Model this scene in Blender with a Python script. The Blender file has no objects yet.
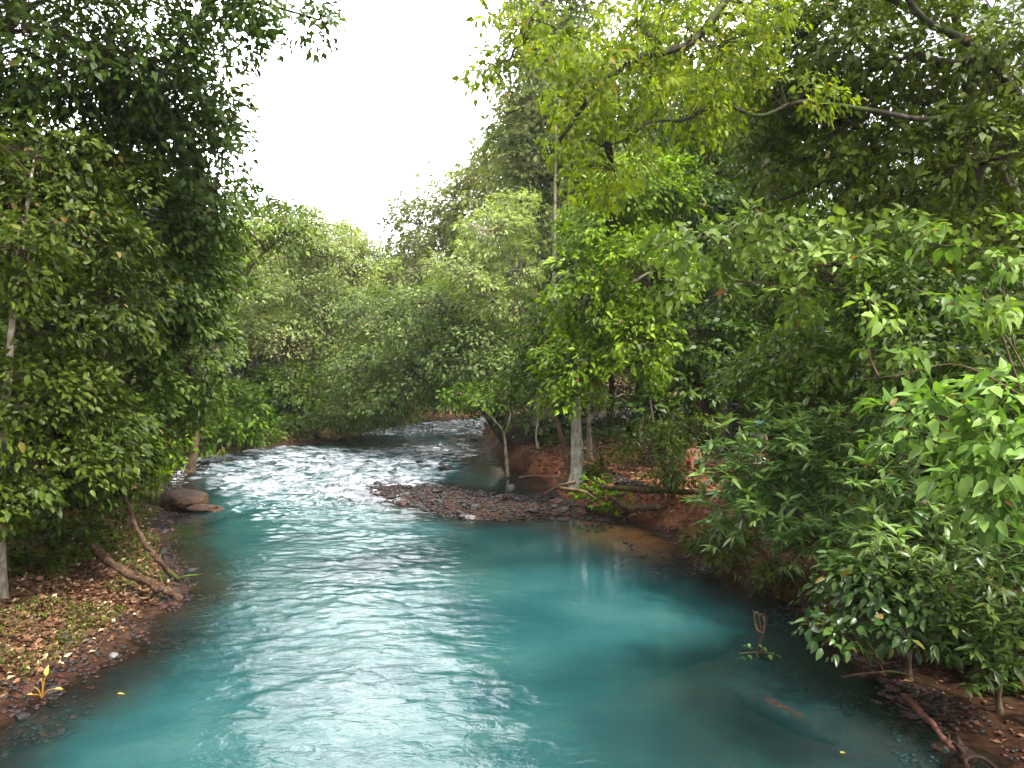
import bpy, bmesh, math, random
import numpy as np
from mathutils import Vector, Matrix

R = math.radians
rng = np.random.default_rng(7)
random.seed(7)
scene = bpy.context.scene
col = scene.collection

# ------------------------------------------------------------------ camera
CAM_H, F, PITCH = 4.0, 768.0, R(1.04)
cd = bpy.data.cameras.new('camera')
cd.lens, cd.sensor_width = 27.0, 36.0
cd.clip_start, cd.clip_end = 0.1, 3000
cam = bpy.data.objects.new('camera', cd)
cam.location = (0, 0, CAM_H)
cam.rotation_euler = (R(90) - PITCH, 0, 0)
col.objects.link(cam)
scene.camera = cam

# ------------------------------------------------------------------ sky, sun, exposure
SUN_EL, SUN_AZ = R(57), R(132)          # azimuth from +Y towards +X: high behind the bridge, over the east bank
w = bpy.data.worlds.new('World')
scene.world = w
w.use_nodes = True
nt = w.node_tree
nt.nodes.clear()
sky = nt.nodes.new('ShaderNodeTexSky')
sky.sky_type = 'NISHITA'
sky.sun_disc = False
sky.sun_elevation = SUN_EL
sky.sun_rotation = SUN_AZ
sky.dust_density = 4.0
sky.air_density = 1.0
hs = nt.nodes.new('ShaderNodeHueSaturation')
hs.inputs['Saturation'].default_value = 0.06
bg = nt.nodes.new('ShaderNodeBackground')
bg.inputs['Strength'].default_value = 0.15
wo = nt.nodes.new('ShaderNodeOutputWorld')
nt.links.new(sky.outputs[0], hs.inputs['Color'])
# bright broken overcast: white cloud that glows several times brighter than the clear sky behind it
tcw = nt.nodes.new('ShaderNodeTexCoord')
cn = nt.nodes.new('ShaderNodeTexNoise')
cn.inputs['Scale'].default_value = 2.6; cn.inputs['Detail'].default_value = 6.0
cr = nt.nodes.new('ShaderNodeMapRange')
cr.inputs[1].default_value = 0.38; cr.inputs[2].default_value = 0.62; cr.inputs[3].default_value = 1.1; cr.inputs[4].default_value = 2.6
cm = nt.nodes.new('ShaderNodeVectorMath'); cm.operation = 'SCALE'
nt.links.new(tcw.outputs['Generated'], cn.inputs['Vector'])
nt.links.new(cn.outputs[0], cr.inputs[0])
# added bright lobe in the sky ahead, above the river, to give the water glare
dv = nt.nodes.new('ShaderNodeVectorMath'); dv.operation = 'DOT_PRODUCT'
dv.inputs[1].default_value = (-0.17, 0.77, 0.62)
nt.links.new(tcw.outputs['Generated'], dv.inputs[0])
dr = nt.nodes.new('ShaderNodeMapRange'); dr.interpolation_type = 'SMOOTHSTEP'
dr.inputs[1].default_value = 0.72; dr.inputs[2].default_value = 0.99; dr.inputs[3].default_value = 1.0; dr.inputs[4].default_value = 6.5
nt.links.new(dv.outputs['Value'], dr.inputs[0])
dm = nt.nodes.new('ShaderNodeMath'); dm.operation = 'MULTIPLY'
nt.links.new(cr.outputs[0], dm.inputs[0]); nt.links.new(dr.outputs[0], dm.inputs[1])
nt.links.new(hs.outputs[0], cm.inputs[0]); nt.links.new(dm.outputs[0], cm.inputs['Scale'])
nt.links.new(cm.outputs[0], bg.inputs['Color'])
nt.links.new(bg.outputs[0], wo.inputs[0])
sl = bpy.data.lights.new('sun', 'SUN')
sl.energy = 5.0
sl.angle = R(4)
sl.color = (1.0, 0.95, 0.86)
so = bpy.data.objects.new('sun', sl)
sd_ = Vector((math.sin(SUN_AZ) * math.cos(SUN_EL), math.cos(SUN_AZ) * math.cos(SUN_EL), math.sin(SUN_EL)))
so.rotation_euler = (-sd_).to_track_quat('-Z', 'Y').to_euler()
col.objects.link(so)
scene.view_settings.view_transform = 'Standard'
scene.view_settings.look = 'None'
scene.view_settings.exposure = 0.88
scene.view_settings.gamma = 1.0
scene.view_settings.use_curve_mapping = False
cy = scene.cycles
cy.max_bounces = 8
cy.diffuse_bounces = 2
cy.glossy_bounces = 3
cy.transmission_bounces = 4
cy.transparent_max_bounces = 8
cy.caustics_reflective = False
cy.caustics_refractive = False
cy.sample_clamp_indirect = 6.0
cy.use_adaptive_sampling = True
cy.adaptive_threshold = 0.02
cy.use_denoising = True

# ------------------------------------------------------------------ helpers: places
cp, sp = math.cos(PITCH), math.sin(PITCH)

def P(px, py, Y):
    """the world point at distance Y that shows at a picture position"""
    x, u = (px - 512) / F, (384 - py) / F
    dy, dz = cp + u * sp, u * cp - sp
    k = Y / dy
    return np.array([x * k, Y, CAM_H + dz * k])

def G(px, py, z=0.0):
    x, u = (px - 512) / F, (384 - py) / F
    dy, dz = cp + u * sp, u * cp - sp
    k = (z - CAM_H) / dz
    return np.array([x * k, dy * k, z])

def hash2(ix, iy, s=0):
    h = (ix.astype(np.int64) * 374761393 + iy.astype(np.int64) * 668265263 + s * 2246822519) & 0xffffffff
    h = ((h ^ (h >> 13)) * 1274126177) & 0xffffffff
    return ((h ^ (h >> 16)) & 0xffffff) / float(0xffffff)

def vn(x, y, s=0):
    """2-D value noise, 0..1"""
    x = np.asarray(x, float); y = np.asarray(y, float)
    ix, iy = np.floor(x), np.floor(y)
    fx, fy = x - ix, y - iy
    fx = fx * fx * fx * (fx * (fx * 6 - 15) + 10); fy = fy * fy * fy * (fy * (fy * 6 - 15) + 10)
    a, b = hash2(ix, iy, s), hash2(ix + 1, iy, s)
    c, d = hash2(ix, iy + 1, s), hash2(ix + 1, iy + 1, s)
    return (a * (1 - fx) + b * fx) * (1 - fy) + (c * (1 - fx) + d * fx) * fy

def fbm(x, y, s=0, o=4):
    t, a, n = 0, 0.5, 0
    for k in range(o):
        t = t + a * vn(x * 2 ** k + 17.3 * k, y * 2 ** k - 9.1 * k, s + k); n += a; a *= 0.5
    return t / n

def vn3(p, s=0):
    z = np.floor(p[:, 2]); f = p[:, 2] - z; f = f * f * (3 - 2 * f)
    a = vn(p[:, 0] + z * 31.7, p[:, 1] - z * 17.1, s)
    b = vn(p[:, 0] + (z + 1) * 31.7, p[:, 1] - (z + 1) * 17.1, s)
    return a * (1 - f) + b * f

def sstep(a, b, x):
    t = np.clip((x - a) / (b - a), 0, 1)
    return t * t * (3 - 2 * t)

def unit(v):
    return v / np.maximum(np.linalg.norm(v, axis=-1, keepdims=True), 1e-9)

# ------------------------------------------------------------------ helpers: meshes
class MB:
    """collects vertices and faces; build() links them as ONE mesh object"""
    def __init__(self):
        self.v, self.f, self.n = [], [], 0
    def add(self, v, faces, mat=0, rnd=None):
        """faces: list of int arrays (m,k)"""
        v = np.asarray(v, float).reshape(-1, 3)
        for k, f in enumerate(faces):
            f = np.asarray(f, np.int64)
            r = np.full(len(f), 0.5) if rnd is None else np.asarray(rnd[k] if isinstance(rnd, list) else rnd)
            self.f.append((f + self.n, mat, r))
        self.v.append(v); self.n += len(v)
    def tube(self, pts, rad, sides=8, mat=0, cap=True, smooth_n=6, wob=0.0):
        pts = np.asarray(pts, float); rad = np.asarray(rad, float)
        if rad.ndim == 0: rad = np.full(len(pts), float(rad))
        if smooth_n > 1 and len(pts) > 2: pts, rad = spline(pts, rad, smooth_n)
        t = unit(np.gradient(pts, axis=0))
        ref = np.array([0.0, 0, 1]) if abs(t[0][2]) < 0.9 else np.array([1.0, 0, 0])
        n = np.zeros_like(pts); u = unit(np.cross(t[0], ref))
        for i in range(len(pts)):
            u = unit(u - t[i] * np.dot(u, t[i])); n[i] = u
        b = np.cross(t, n)
        a = np.arange(sides) * 2 * math.pi / sides
        rr = rad[:, None] * np.ones((1, sides))
        if wob: rr = rr * (1 + wob * (rng.random(rr.shape) - 0.5))
        v = pts[:, None] + rr[..., None] * (np.cos(a)[None, :, None] * n[:, None] + np.sin(a)[None, :, None] * b[:, None])
        m = len(pts)
        i, j = np.meshgrid(np.arange(m - 1), np.arange(sides), indexing='ij')
        q = np.stack([i * sides + j, i * sides + (j + 1) % sides, (i + 1) * sides + (j + 1) % sides, (i + 1) * sides + j], -1).reshape(-1, 4)
        fs = [q]
        if cap:
            fs += [np.arange(sides)[::-1][None], ((m - 1) * sides + np.arange(sides))[None]]
        self.add(v, fs, mat)
    def twigs(self, a, b, r, sag=0.0, mat=0):
        """many thin bent twigs from a[i] to b[i], 3 sides"""
        a = np.asarray(a); b = np.asarray(b); n = len(a)
        if not n: return
        L = np.linalg.norm(b - a, axis=1)[:, None]
        mid = (a + b) / 2 + rng.normal(0, 0.06, a.shape) * L + np.array([0, 0, 1.0]) * L * sag
        d = unit(b - a)
        s1 = unit(np.cross(d, np.array([0.13, 0.31, 1.0]))); s2 = np.cross(d, s1)
        rings = []
        for c, k in ((a, 1.0), (mid, 0.7), (b, 0.3)):
            for j in range(3):
                an = j * 2.0944
                rings.append(c + (s1 * math.cos(an) + s2 * math.sin(an)) * (np.asarray(r) * k).reshape(-1, 1))
        v = np.stack(rings, 1)
        q = np.array([[i * 3 + j, i * 3 + (j + 1) % 3, (i + 1) * 3 + (j + 1) % 3, (i + 1) * 3 + j] for i in range(2) for j in range(3)])
        self.add(v, [(np.arange(n)[:, None, None] * 9 + q[None]).reshape(-1, 4)], mat)
    def build(self, name, mats, parent=None, smooth=True, rnd=False):
        me = bpy.data.meshes.new(name)
        v = np.concatenate(self.v)
        me.vertices.add(len(v)); me.vertices.foreach_set('co', v.astype(np.float32).ravel())
        tot = np.concatenate([np.full(len(f), f.shape[1]) for f, _, _ in self.f])
        idx = np.concatenate([f.ravel() for f, _, _ in self.f])
        me.loops.add(len(idx)); me.loops.foreach_set('vertex_index', idx.astype(np.int32))
        me.polygons.add(len(tot))
        me.polygons.foreach_set('loop_start', np.concatenate([[0], np.cumsum(tot)[:-1]]).astype(np.int32))
        me.polygons.foreach_set('material_index', np.concatenate([np.full(len(f), m) for f, m, _ in self.f]).astype(np.int32))
        me.polygons.foreach_set('use_smooth', np.full(len(tot), smooth))
        if rnd:
            at = me.attributes.new('rnd', 'FLOAT', 'FACE')
            at.data.foreach_set('value', np.concatenate([r for _, _, r in self.f]).astype(np.float32))
        for m in (mats if isinstance(mats, (list, tuple)) else [mats]): me.materials.append(m)
        me.update(calc_edges=True)
        return link(name, me, parent)

def link(name, me, parent=None):
    o = bpy.data.objects.new(name, me)
    col.objects.link(o)
    if parent is not None: o.parent = parent
    return o

def tag(o, label=None, cat=None, group=None, kind=None):
    if label: o['label'] = label
    if cat: o['category'] = cat
    if group: o['group'] = group
    if kind: o['kind'] = kind
    return o

def empty(name, loc, label, cat, group=None):
    o = bpy.data.objects.new(name, None)
    o.location = loc; o.empty_display_size = 0.3
    col.objects.link(o)
    return tag(o, label, cat, group)

def copy_tree(o, parent=None):
    c = o.copy(); col.objects.link(c)
    if parent is not None: c.parent = parent
    for ch in [x for x in o.children]: copy_tree(ch, c)
    return c

def spline(p, r, n):
    q = np.vstack([2 * p[0] - p[1], p, 2 * p[-1] - p[-2]])
    out, ro = [], []
    for i in range(len(p) - 1):
        a, b, c, d = q[i], q[i + 1], q[i + 2], q[i + 3]
        for t in np.arange(n) / n:
            out.append(0.5 * (2 * b + (c - a) * t + (2 * a - 5 * b + 4 * c - d) * t * t + (3 * b - a - 3 * c + d) * t ** 3))
            ro.append(r[i] * (1 - t) + r[i + 1] * t)
    out.append(p[-1]); ro.append(r[-1])
    return np.array(out), np.array(ro)

# ------------------------------------------------------------------ materials
def new_mat(name):
    m = bpy.data.materials.new(name); m.use_nodes = True
    t = m.node_tree; t.nodes.clear()
    o = t.nodes.new('ShaderNodeOutputMaterial')
    return m, t, o

def N(t, typ, **kw):
    n = t.nodes.new(typ)
    for k, v in kw.items():
        if k in n.inputs: n.inputs[k].default_value = v
        else: setattr(n, k, v)
    return n

def rgba(c): return (c[0], c[1], c[2], 1)

def ramp(t, stops, fac):
    n = t.nodes.new('ShaderNodeValToRGB')
    e = n.color_ramp.elements
    while len(e) < len(stops): e.new(0.5)
    for x, (p, c) in zip(e, stops): x.position = p; x.color = rgba(c)
    t.links.new(fac, n.inputs[0])
    return n.outputs[0]

def leaf_mat(name, dark, light, old=(0.16, 0.11, 0.03), trans=0.33, rough=0.42, tint=(1.15, 1.25, 0.45), oldp=0.975, spec=0.16):
    m, t, o = new_mat(name)
    at = N(t, 'ShaderNodeAttribute', attribute_name='rnd')
    oi = N(t, 'ShaderNodeObjectInfo')
    c = ramp(t, [(0, dark), (0.55, tuple((a + b) / 2 for a, b in zip(dark, light))), (oldp - 0.02, light), (oldp, old)], at.outputs['Fac'])
    hv = N(t, 'ShaderNodeHueSaturation')
    mr = N(t, 'ShaderNodeMapRange'); mr.inputs[3].default_value = 0.488; mr.inputs[4].default_value = 0.518
    t.links.new(oi.outputs['Random'], mr.inputs[0]); t.links.new(mr.outputs[0], hv.inputs['Hue']); t.links.new(c, hv.inputs['Color'])
    pr = N(t, 'ShaderNodeBsdfPrincipled', Roughness=rough); pr.inputs['Specular IOR Level'].default_value = spec
    t.links.new(hv.outputs[0], pr.inputs['Base Color'])
    tm = N(t, 'ShaderNodeMix', data_type='RGBA', blend_type='MULTIPLY'); tm.inputs[0].default_value = 1
    tm.inputs[7].default_value = rgba(tint)
    t.links.new(hv.outputs[0], tm.inputs[6])
    tr = N(t, 'ShaderNodeBsdfTranslucent'); t.links.new(tm.outputs[2], tr.inputs[0])
    mx = N(t, 'ShaderNodeMixShader'); mx.inputs[0].default_value = trans
    t.links.new(pr.outputs[0], mx.inputs[1]); t.links.new(tr.outputs[0], mx.inputs[2]); t.links.new(mx.outputs[0], o.inputs[0])
    return m

def bark_mat(name, a, b, c=None, scale=6.0, moss=0.0):
    m, t, o = new_mat(name)
    tc = N(t, 'ShaderNodeNewGeometry')
    mp = N(t, 'ShaderNodeMapping'); mp.inputs['Scale'].default_value = (scale, scale, scale * 0.45)
    t.links.new(tc.outputs['Position'], mp.inputs[0])
    n1 = N(t, 'ShaderNodeTexNoise', Scale=1.6, Detail=8.0, Roughness=0.65); t.links.new(mp.outputs[0], n1.inputs[0])
    cc = ramp(t, [(0.3, a), (0.52, b), (0.7, c or b)], n1.outputs[0])
    pr = N(t, 'ShaderNodeBsdfPrincipled', Roughness=0.8); pr.inputs['Specular IOR Level'].default_value = 0.12
    if moss:
        n2 = N(t, 'ShaderNodeTexNoise', Scale=1.3, Detail=5.0); t.links.new(tc.outputs['Position'], n2.inputs[0])
        k = ramp(t, [(0.62 - moss, (0, 0, 0)), (0.7, (1, 1, 1))], n2.outputs[0])
        mx = N(t, 'ShaderNodeMix', data_type='RGBA'); mx.inputs[7].default_value = (0.05, 0.08, 0.015, 1)
        t.links.new(k, mx.inputs[0]); t.links.new(cc, mx.inputs[6]); cc = mx.outputs[2]
    t.links.new(cc, pr.inputs['Base Color'])
    bp = N(t, 'ShaderNodeBump', Strength=0.9, Distance=0.04); t.links.new(n1.outputs[0], bp.inputs['Height'])
    t.links.new(bp.outputs[0], pr.inputs['Normal']); t.links.new(pr.outputs[0], o.inputs[0])
    return m

def plain_mat(name, c, rough=0.7):
    m, t, o = new_mat(name)
    g = N(t, 'ShaderNodeNewGeometry')
    n = N(t, 'ShaderNodeTexNoise', Scale=14.0, Detail=4.0); t.links.new(g.outputs['Position'], n.inputs[0])
    k = ramp(t, [(0.3, tuple(x * 0.75 for x in c)), (0.7, tuple(min(1, x * 1.2) for x in c))], n.outputs[0])
    pr = N(t, 'ShaderNodeBsdfPrincipled', Roughness=rough)
    t.links.new(k, pr.inputs['Base Color']); t.links.new(pr.outputs[0], o.inputs[0])
    return m

BARK_DARK = bark_mat('dark bark', (0.018, 0.014, 0.01), (0.05, 0.04, 0.03), (0.09, 0.08, 0.06), moss=0.08)
BARK_BROWN = bark_mat('brown bark', (0.05, 0.03, 0.018), (0.13, 0.085, 0.05), (0.2, 0.15, 0.1), moss=0.03)
BARK_PALE = bark_mat('pale bark', (0.09, 0.07, 0.05), (0.24, 0.2, 0.155), (0.4, 0.35, 0.29), moss=0.06)
BARK_WHITE = bark_mat('whitish bark', (0.16, 0.13, 0.09), (0.42, 0.38, 0.32), (0.62, 0.58, 0.52), moss=0.06)
TWIG = bark_mat('twig bark', (0.03, 0.022, 0.014), (0.07, 0.05, 0.032), (0.12, 0.09, 0.06))
WOOD_WET = bark_mat('wet wood', (0.008, 0.005, 0.003), (0.02, 0.011, 0.007), (0.045, 0.026, 0.016), 9)
WOOD_DRY = bark_mat('dry wood', (0.022, 0.012, 0.008), (0.06, 0.034, 0.02), (0.14, 0.09, 0.055), 9, moss=0.04)
WOOD_RED = bark_mat('red wood', (0.035, 0.014, 0.01), (0.075, 0.03, 0.022), (0.15, 0.08, 0.06), 10)

L_DARK = leaf_mat('dark green leaf', (0.014, 0.03, 0.004), (0.085, 0.13, 0.012))
L_WEST = leaf_mat('deep green leaf', (0.015, 0.036, 0.004), (0.10, 0.155, 0.014))
L_MID = leaf_mat('mid green leaf', (0.022, 0.048, 0.004), (0.14, 0.21, 0.016))
L_BRIGHT = leaf_mat('bright green leaf', (0.03, 0.07, 0.004), (0.22, 0.38, 0.016), trans=0.4)
L_YELLOW = leaf_mat('yellow green leaf', (0.055, 0.09, 0.007), (0.27, 0.34, 0.022), trans=0.6, oldp=0.93, old=(0.26, 0.22, 0.02))
L_OLIVE = leaf_mat('olive leaf', (0.07, 0.092, 0.03), (0.25, 0.29, 0.10), old=(0.24, 0.18, 0.08), oldp=0.9, trans=.5)
L_PALE = leaf_mat('pale green leaf', (0.13, 0.17, 0.05), (0.40, 0.46, 0.17), trans=.45)
L_LANCE = leaf_mat('lance leaf', (0.05, 0.10, 0.022), (0.20, 0.29, 0.08), rough=0.32, trans=0.35, spec=.3)
L_BROAD = leaf_mat('broad leaf', (0.07, 0.13, 0.022), (0.25, 0.35, 0.075), rough=0.4, trans=0.45, old=(0.3, 0.12, 0.06), oldp=0.985, spec=.22)
L_GLOSS = leaf_mat('glossy leaf', (0.018, 0.042, 0.008), (0.08, 0.13, 0.026), rough=0.3, trans=0.3, spec=.3)
L_GREY = leaf_mat('grey green leaf', (0.048, 0.075, 0.02), (0.22, 0.275, 0.075))

# ------------------------------------------------------------------ river outline (a bend seen from a bridge)
LEFT = [G(-60, 790), G(0, 722), G(60, 690), G(115, 655), G(165, 612), G(186, 592), G(176, 562), G(168, 530), G(168, 512),
        G(166, 478), G(200, 457), G(280, 447), G(330, 441), G(380, 429), G(430, 422), G(472, 419)]
RIGHT = [G(1010, 768), G(955, 735), G(905, 700), G(845, 655), G(792, 604), G(735, 585), G(700, 566), G(685, 545), G(640, 526), G(590, 516),
         G(552, 500), G(545, 484), G(522, 476), G(495, 464), G(485, 446), G(481, 431)]
poly = [(-4.6, -14.0), (-6.2, 2.0)] + [tuple(p[:2]) for p in LEFT] + [(3.0, 72.0), (14.0, 82.0), (40.0, 90.0), (90, 92), (90, 80), (42, 79), (16, 73), (3.5, 64)] \
    + [tuple(p[:2]) for p in RIGHT[::-1]] + [(5.2, 2.0), (5.5, -14.0)]
ISLAND = [tuple(G(*q)[:2]) for q in ((350, 489), (385, 483), (440, 487), (500, 496), (556, 495), (600, 500), (640, 516), (600, 519), (560, 517), (520, 519), (480, 519), (430, 511), (395, 502), (368, 498))]

def sdist(x, y, pl):
    """signed distance to a polygon, negative inside"""
    x = np.asarray(x, float).ravel(); y = np.asarray(y, float).ravel()
    d = np.full(len(x), 1e9); ins = np.zeros(len(x), bool)
    n = len(pl)
    for i in range(n):
        ax, ay = pl[i]; bx, by = pl[(i + 1) % n]
        ex, ey = bx - ax, by - ay
        t = np.clip(((x - ax) * ex + (y - ay) * ey) / (ex * ex + ey * ey + 1e-12), 0, 1)
        d = np.minimum(d, np.hypot(x - ax - t * ex, y - ay - t * ey))
        c = ((ay > y) != (by > y)) & (x < (bx - ax) * (y - ay) / (by - ay + 1e-12) + ax)
        ins ^= c
    return np.where(ins, -d, d)

MID = np.array([(-0.4, -14), (-0.5, 8), (-0.5, 14), (-3, 21), (-5.5, 28), (-7, 36), (-6.5, 45), (-4, 60), (0, 70), (14, 78), (90, 86)])

def side_right(x, y):
    """1 on the bank to the east of the channel"""
    xm = np.interp(y, MID[:, 1], MID[:, 0])
    return (x > xm).astype(float)

def terrain(x, y, detail=True):
    x = np.asarray(x, float); y = np.asarray(y, float); sh = x.shape
    x, y = x.ravel(), y.ravel()
    s = sdist(x, y, poly)
    s = s + (fbm(x * 0.9, y * 0.9, 3) - 0.5) * 0.7 * sstep(0, 1, np.abs(s) + 0.4)
    rt = side_right(x, y)
    near_r = rt * sstep(12.5, 10.5, y)                       # muddy shelf by the log
    cut = 0.75 * sstep(0.05, 0.9, s) * (1 - near_r) + near_r * 0.5 * sstep(1.2, 3.2, s)
    zr = cut + 0.05 * np.clip(s, 0, 8)
    zl = 0.20 * np.clip(s, 0, 4.5) + 0.10 * np.clip(s - 4.5, 0, 6)
    land = np.where(rt > 0.5, zr, zl)
    land += np.clip(s - 9, 0, 60) * 0.22 * sstep(5, 30, y + 10)
    land += np.clip(y - 105, 0, 200) * 0.12
    dep = -s
    shelf = np.where(rt > 0.5, 1.0 + 2.5 * sstep(12.5, 9.8, y) + 1.3 * np.exp(-((y - 18.6) / 2.4) ** 2), 1.0)
    bed = -0.07 * sstep(0, 0.5, dep) - 0.10 * sstep(0.3, 1.4, dep) - 1.3 * sstep(0.6, 2.2, dep / shelf)
    rap = sstep(20, 25, y) * sstep(75, 62, y)
    bed = bed * (1 - 0.55 * rap)
    z = np.where(s > 0, land, bed)
    si = sdist(x, y, ISLAND) + (fbm(x * 1.7, y * 1.7, 21) - 0.5) * 0.6
    bar = 0.09 * sstep(0.1, -0.9, si) - 0.22 * sstep(0.0, 1.1, si) - 2 * sstep(0.9, 2.5, si)
    z = np.maximum(z, bar)
    if detail:
        z = z + (fbm(x * 1.5, y * 1.5, 5) - 0.5) * 0.14 * sstep(-0.3, 1.5, s) + (fbm(x * 5, y * 5, 6, 3) - 0.5) * 0.06
        z = z + np.where(rt < .5, (fbm(x * 2.6, y * 2.6, 15, 2) - .45) * .26, 0) * sstep(.4, 1.4, s) * sstep(26, 20, y)
        z = z + (fbm(x * 0.12, y * 0.12, 8) - 0.5) * 3.0 * sstep(12, 40, s)
    return z.reshape(sh)

def gz(x, y): return float(terrain(np.array([x]), np.array([y]))[0])

def grid_mesh(xs, ys, zf, keep=None):
    X, Y = np.meshgrid(xs, ys)
    Z = zf(X, Y)
    nx, ny = len(xs), len(ys)
    i, j = np.meshgrid(np.arange(ny - 1), np.arange(nx - 1), indexing='ij')
    q = np.stack([i * nx + j, i * nx + j + 1, (i + 1) * nx + j + 1, (i + 1) * nx + j], -1).reshape(-1, 4)
    v = np.stack([X.ravel(), Y.ravel(), Z.ravel()], 1)
    if keep is not None:
        k = keep(X.ravel(), Y.ravel())
        q = q[k[q].any(1)]
        used = np.unique(q); mp = -np.ones(len(v), int); mp[used] = np.arange(len(used))
        v, q = v[used], mp[q]
    return v, q

def axis(*seg):
    out = [seg[0][0]]
    for a, b, st in seg:
        n = max(1, int(round((b - a) / st)))
        out += list(a + (np.arange(n) + 1) * (b - a) / n)
    return np.array(out)

# ground material: red-brown forest soil, litter, moss; wet and dark close to the water line
def ground_mat():
    m, t, o = new_mat('forest soil')
    g = N(t, 'ShaderNodeNewGeometry')
    n1 = N(t, 'ShaderNodeTexNoise', Scale=0.9, Detail=6.0, Roughness=0.6); t.links.new(g.outputs[0], n1.inputs[0])
    n2 = N(t, 'ShaderNodeTexNoise', Scale=7.0, Detail=6.0, Roughness=0.7); t.links.new(g.outputs[0], n2.inputs[0])
    vo = N(t, 'ShaderNodeTexVoronoi', Scale=11.0); t.links.new(g.outputs[0], vo.inputs[0])
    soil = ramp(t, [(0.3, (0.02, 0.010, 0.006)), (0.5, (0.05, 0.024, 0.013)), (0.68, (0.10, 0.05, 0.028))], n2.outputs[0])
    lit = ramp(t, [(0.0, (0.025, 0.013, 0.008)), (0.4, (0.07, 0.036, 0.02)), (0.75, (0.12, 0.068, 0.04)), (1.0, (0.04, 0.022, 0.012))], vo.outputs['Color'])
    ra2 = N(t, 'ShaderNodeAttribute', attribute_name='clay')
    clay = ramp(t, [(0.3, (0.07, 0.025, 0.013)), (0.5, (0.18, 0.066, 0.036)), (0.7, (0.30, 0.135, 0.08))], n2.outputs[0])
    k1 = ramp(t, [(0.42, (0, 0, 0)), (0.6, (1, 1, 1))], n1.outputs[0])
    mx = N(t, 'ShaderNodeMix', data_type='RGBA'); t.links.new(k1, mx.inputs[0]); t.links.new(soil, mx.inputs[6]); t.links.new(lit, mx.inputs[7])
    n3 = N(t, 'ShaderNodeTexNoise', Scale=1.7, Detail=7.0, Roughness=0.65); t.links.new(g.outputs[0], n3.inputs[0])
    k2 = ramp(t, [(0.56, (0, 0, 0)), (0.66, (1, 1, 1))], n3.outputs[0])
    cm_ = N(t, 'ShaderNodeMix', data_type='RGBA'); t.links.new(ra2.outputs['Fac'], cm_.inputs[0]); t.links.new(mx.outputs[2], cm_.inputs[6]); t.links.new(clay, cm_.inputs[7]); mx = cm_
    ml = N(t, 'ShaderNodeAttribute', attribute_name='moss')
    mm = N(t, 'ShaderNodeMath', operation='MULTIPLY'); t.links.new(k2, mm.inputs[0]); t.links.new(ml.outputs['Fac'], mm.inputs[1])
    mossc = ramp(t, [(0.35, (0.03, 0.045, 0.01)), (0.65, (0.11, 0.12, 0.025))], n2.outputs[0])
    mx2 = N(t, 'ShaderNodeMix', data_type='RGBA'); t.links.new(mm.outputs[0], mx2.inputs[0]); t.links.new(mx.outputs[2], mx2.inputs[6]); t.links.new(mossc, mx2.inputs[7])
    # wet strip: soil darkens and shines where the river keeps it wet (height above the water)
    sx = N(t, 'ShaderNodeSeparateXYZ'); t.links.new(g.outputs[0], sx.inputs[0])
    mr = N(t, 'ShaderNodeMapRange'); mr.inputs[1].default_value = 0.02; mr.inputs[2].default_value = 0.22; t.links.new(sx.outputs[2], mr.inputs[0])
    wet = N(t, 'ShaderNodeMix', data_type='RGBA', blend_type='MULTIPLY'); wet.inputs[0].default_value = 1
    wc = ramp(t, [(0, (0.3, 0.28, 0.27)), (1, (1, 1, 1))], mr.outputs[0])
    t.links.new(mx2.outputs[2], wet.inputs[6]); t.links.new(wc, wet.inputs[7])
    # river bed: orange-brown mineral crust
    mb = N(t, 'ShaderNodeMapRange'); mb.inputs[1].default_value = -0.06; mb.inputs[2].default_value = 0.0; t.links.new(sx.outputs[2], mb.inputs[0])
    bedd = ramp(t, [(0.35, (0.008, 0.005, 0.003)), (0.65, (0.026, 0.013, 0.007))], n1.outputs[0])
    bedr = ramp(t, [(0.35, (0.24, 0.085, 0.018)), (0.65, (0.46, 0.19, 0.045))], n1.outputs[0])
    ra = N(t, 'ShaderNodeAttribute', attribute_name='rust')
    bm_ = N(t, 'ShaderNodeMix', data_type='RGBA'); t.links.new(ra.outputs['Fac'], bm_.inputs[0]); t.links.new(bedd, bm_.inputs[6]); t.links.new(bedr, bm_.inputs[7])
    bedc = bm_.outputs[2]
    mx3 = N(t, 'ShaderNodeMix', data_type='RGBA'); t.links.new(mb.outputs[0], mx3.inputs[0]); t.links.new(bedc, mx3.inputs[6]); t.links.new(wet.outputs[2], mx3.inputs[7])
    pr = N(t, 'ShaderNodeBsdfPrincipled'); pr.inputs['Specular IOR Level'].default_value = 0.06
    ro = N(t, 'ShaderNodeMapRange'); ro.inputs[3].default_value = 0.62; ro.inputs[4].default_value = 0.9; t.links.new(mr.outputs[0], ro.inputs[0])
    t.links.new(ro.outputs[0], pr.inputs['Roughness'])
    t.links.new(mx3.outputs[2], pr.inputs['Base Color'])
    ad = N(t, 'ShaderNodeMath', operation='ADD'); t.links.new(n2.outputs[0], ad.inputs[0]); t.links.new(vo.outputs['Distance'], ad.inputs[1])
    bp = N(t, 'ShaderNodeBump', Strength=0.5, Distance=0.02); t.links.new(ad.outputs[0], bp.inputs['Height'])
    t.links.new(bp.outputs[0], pr.inputs['Normal']); t.links.new(pr.outputs[0], o.inputs[0])
    return m

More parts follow.
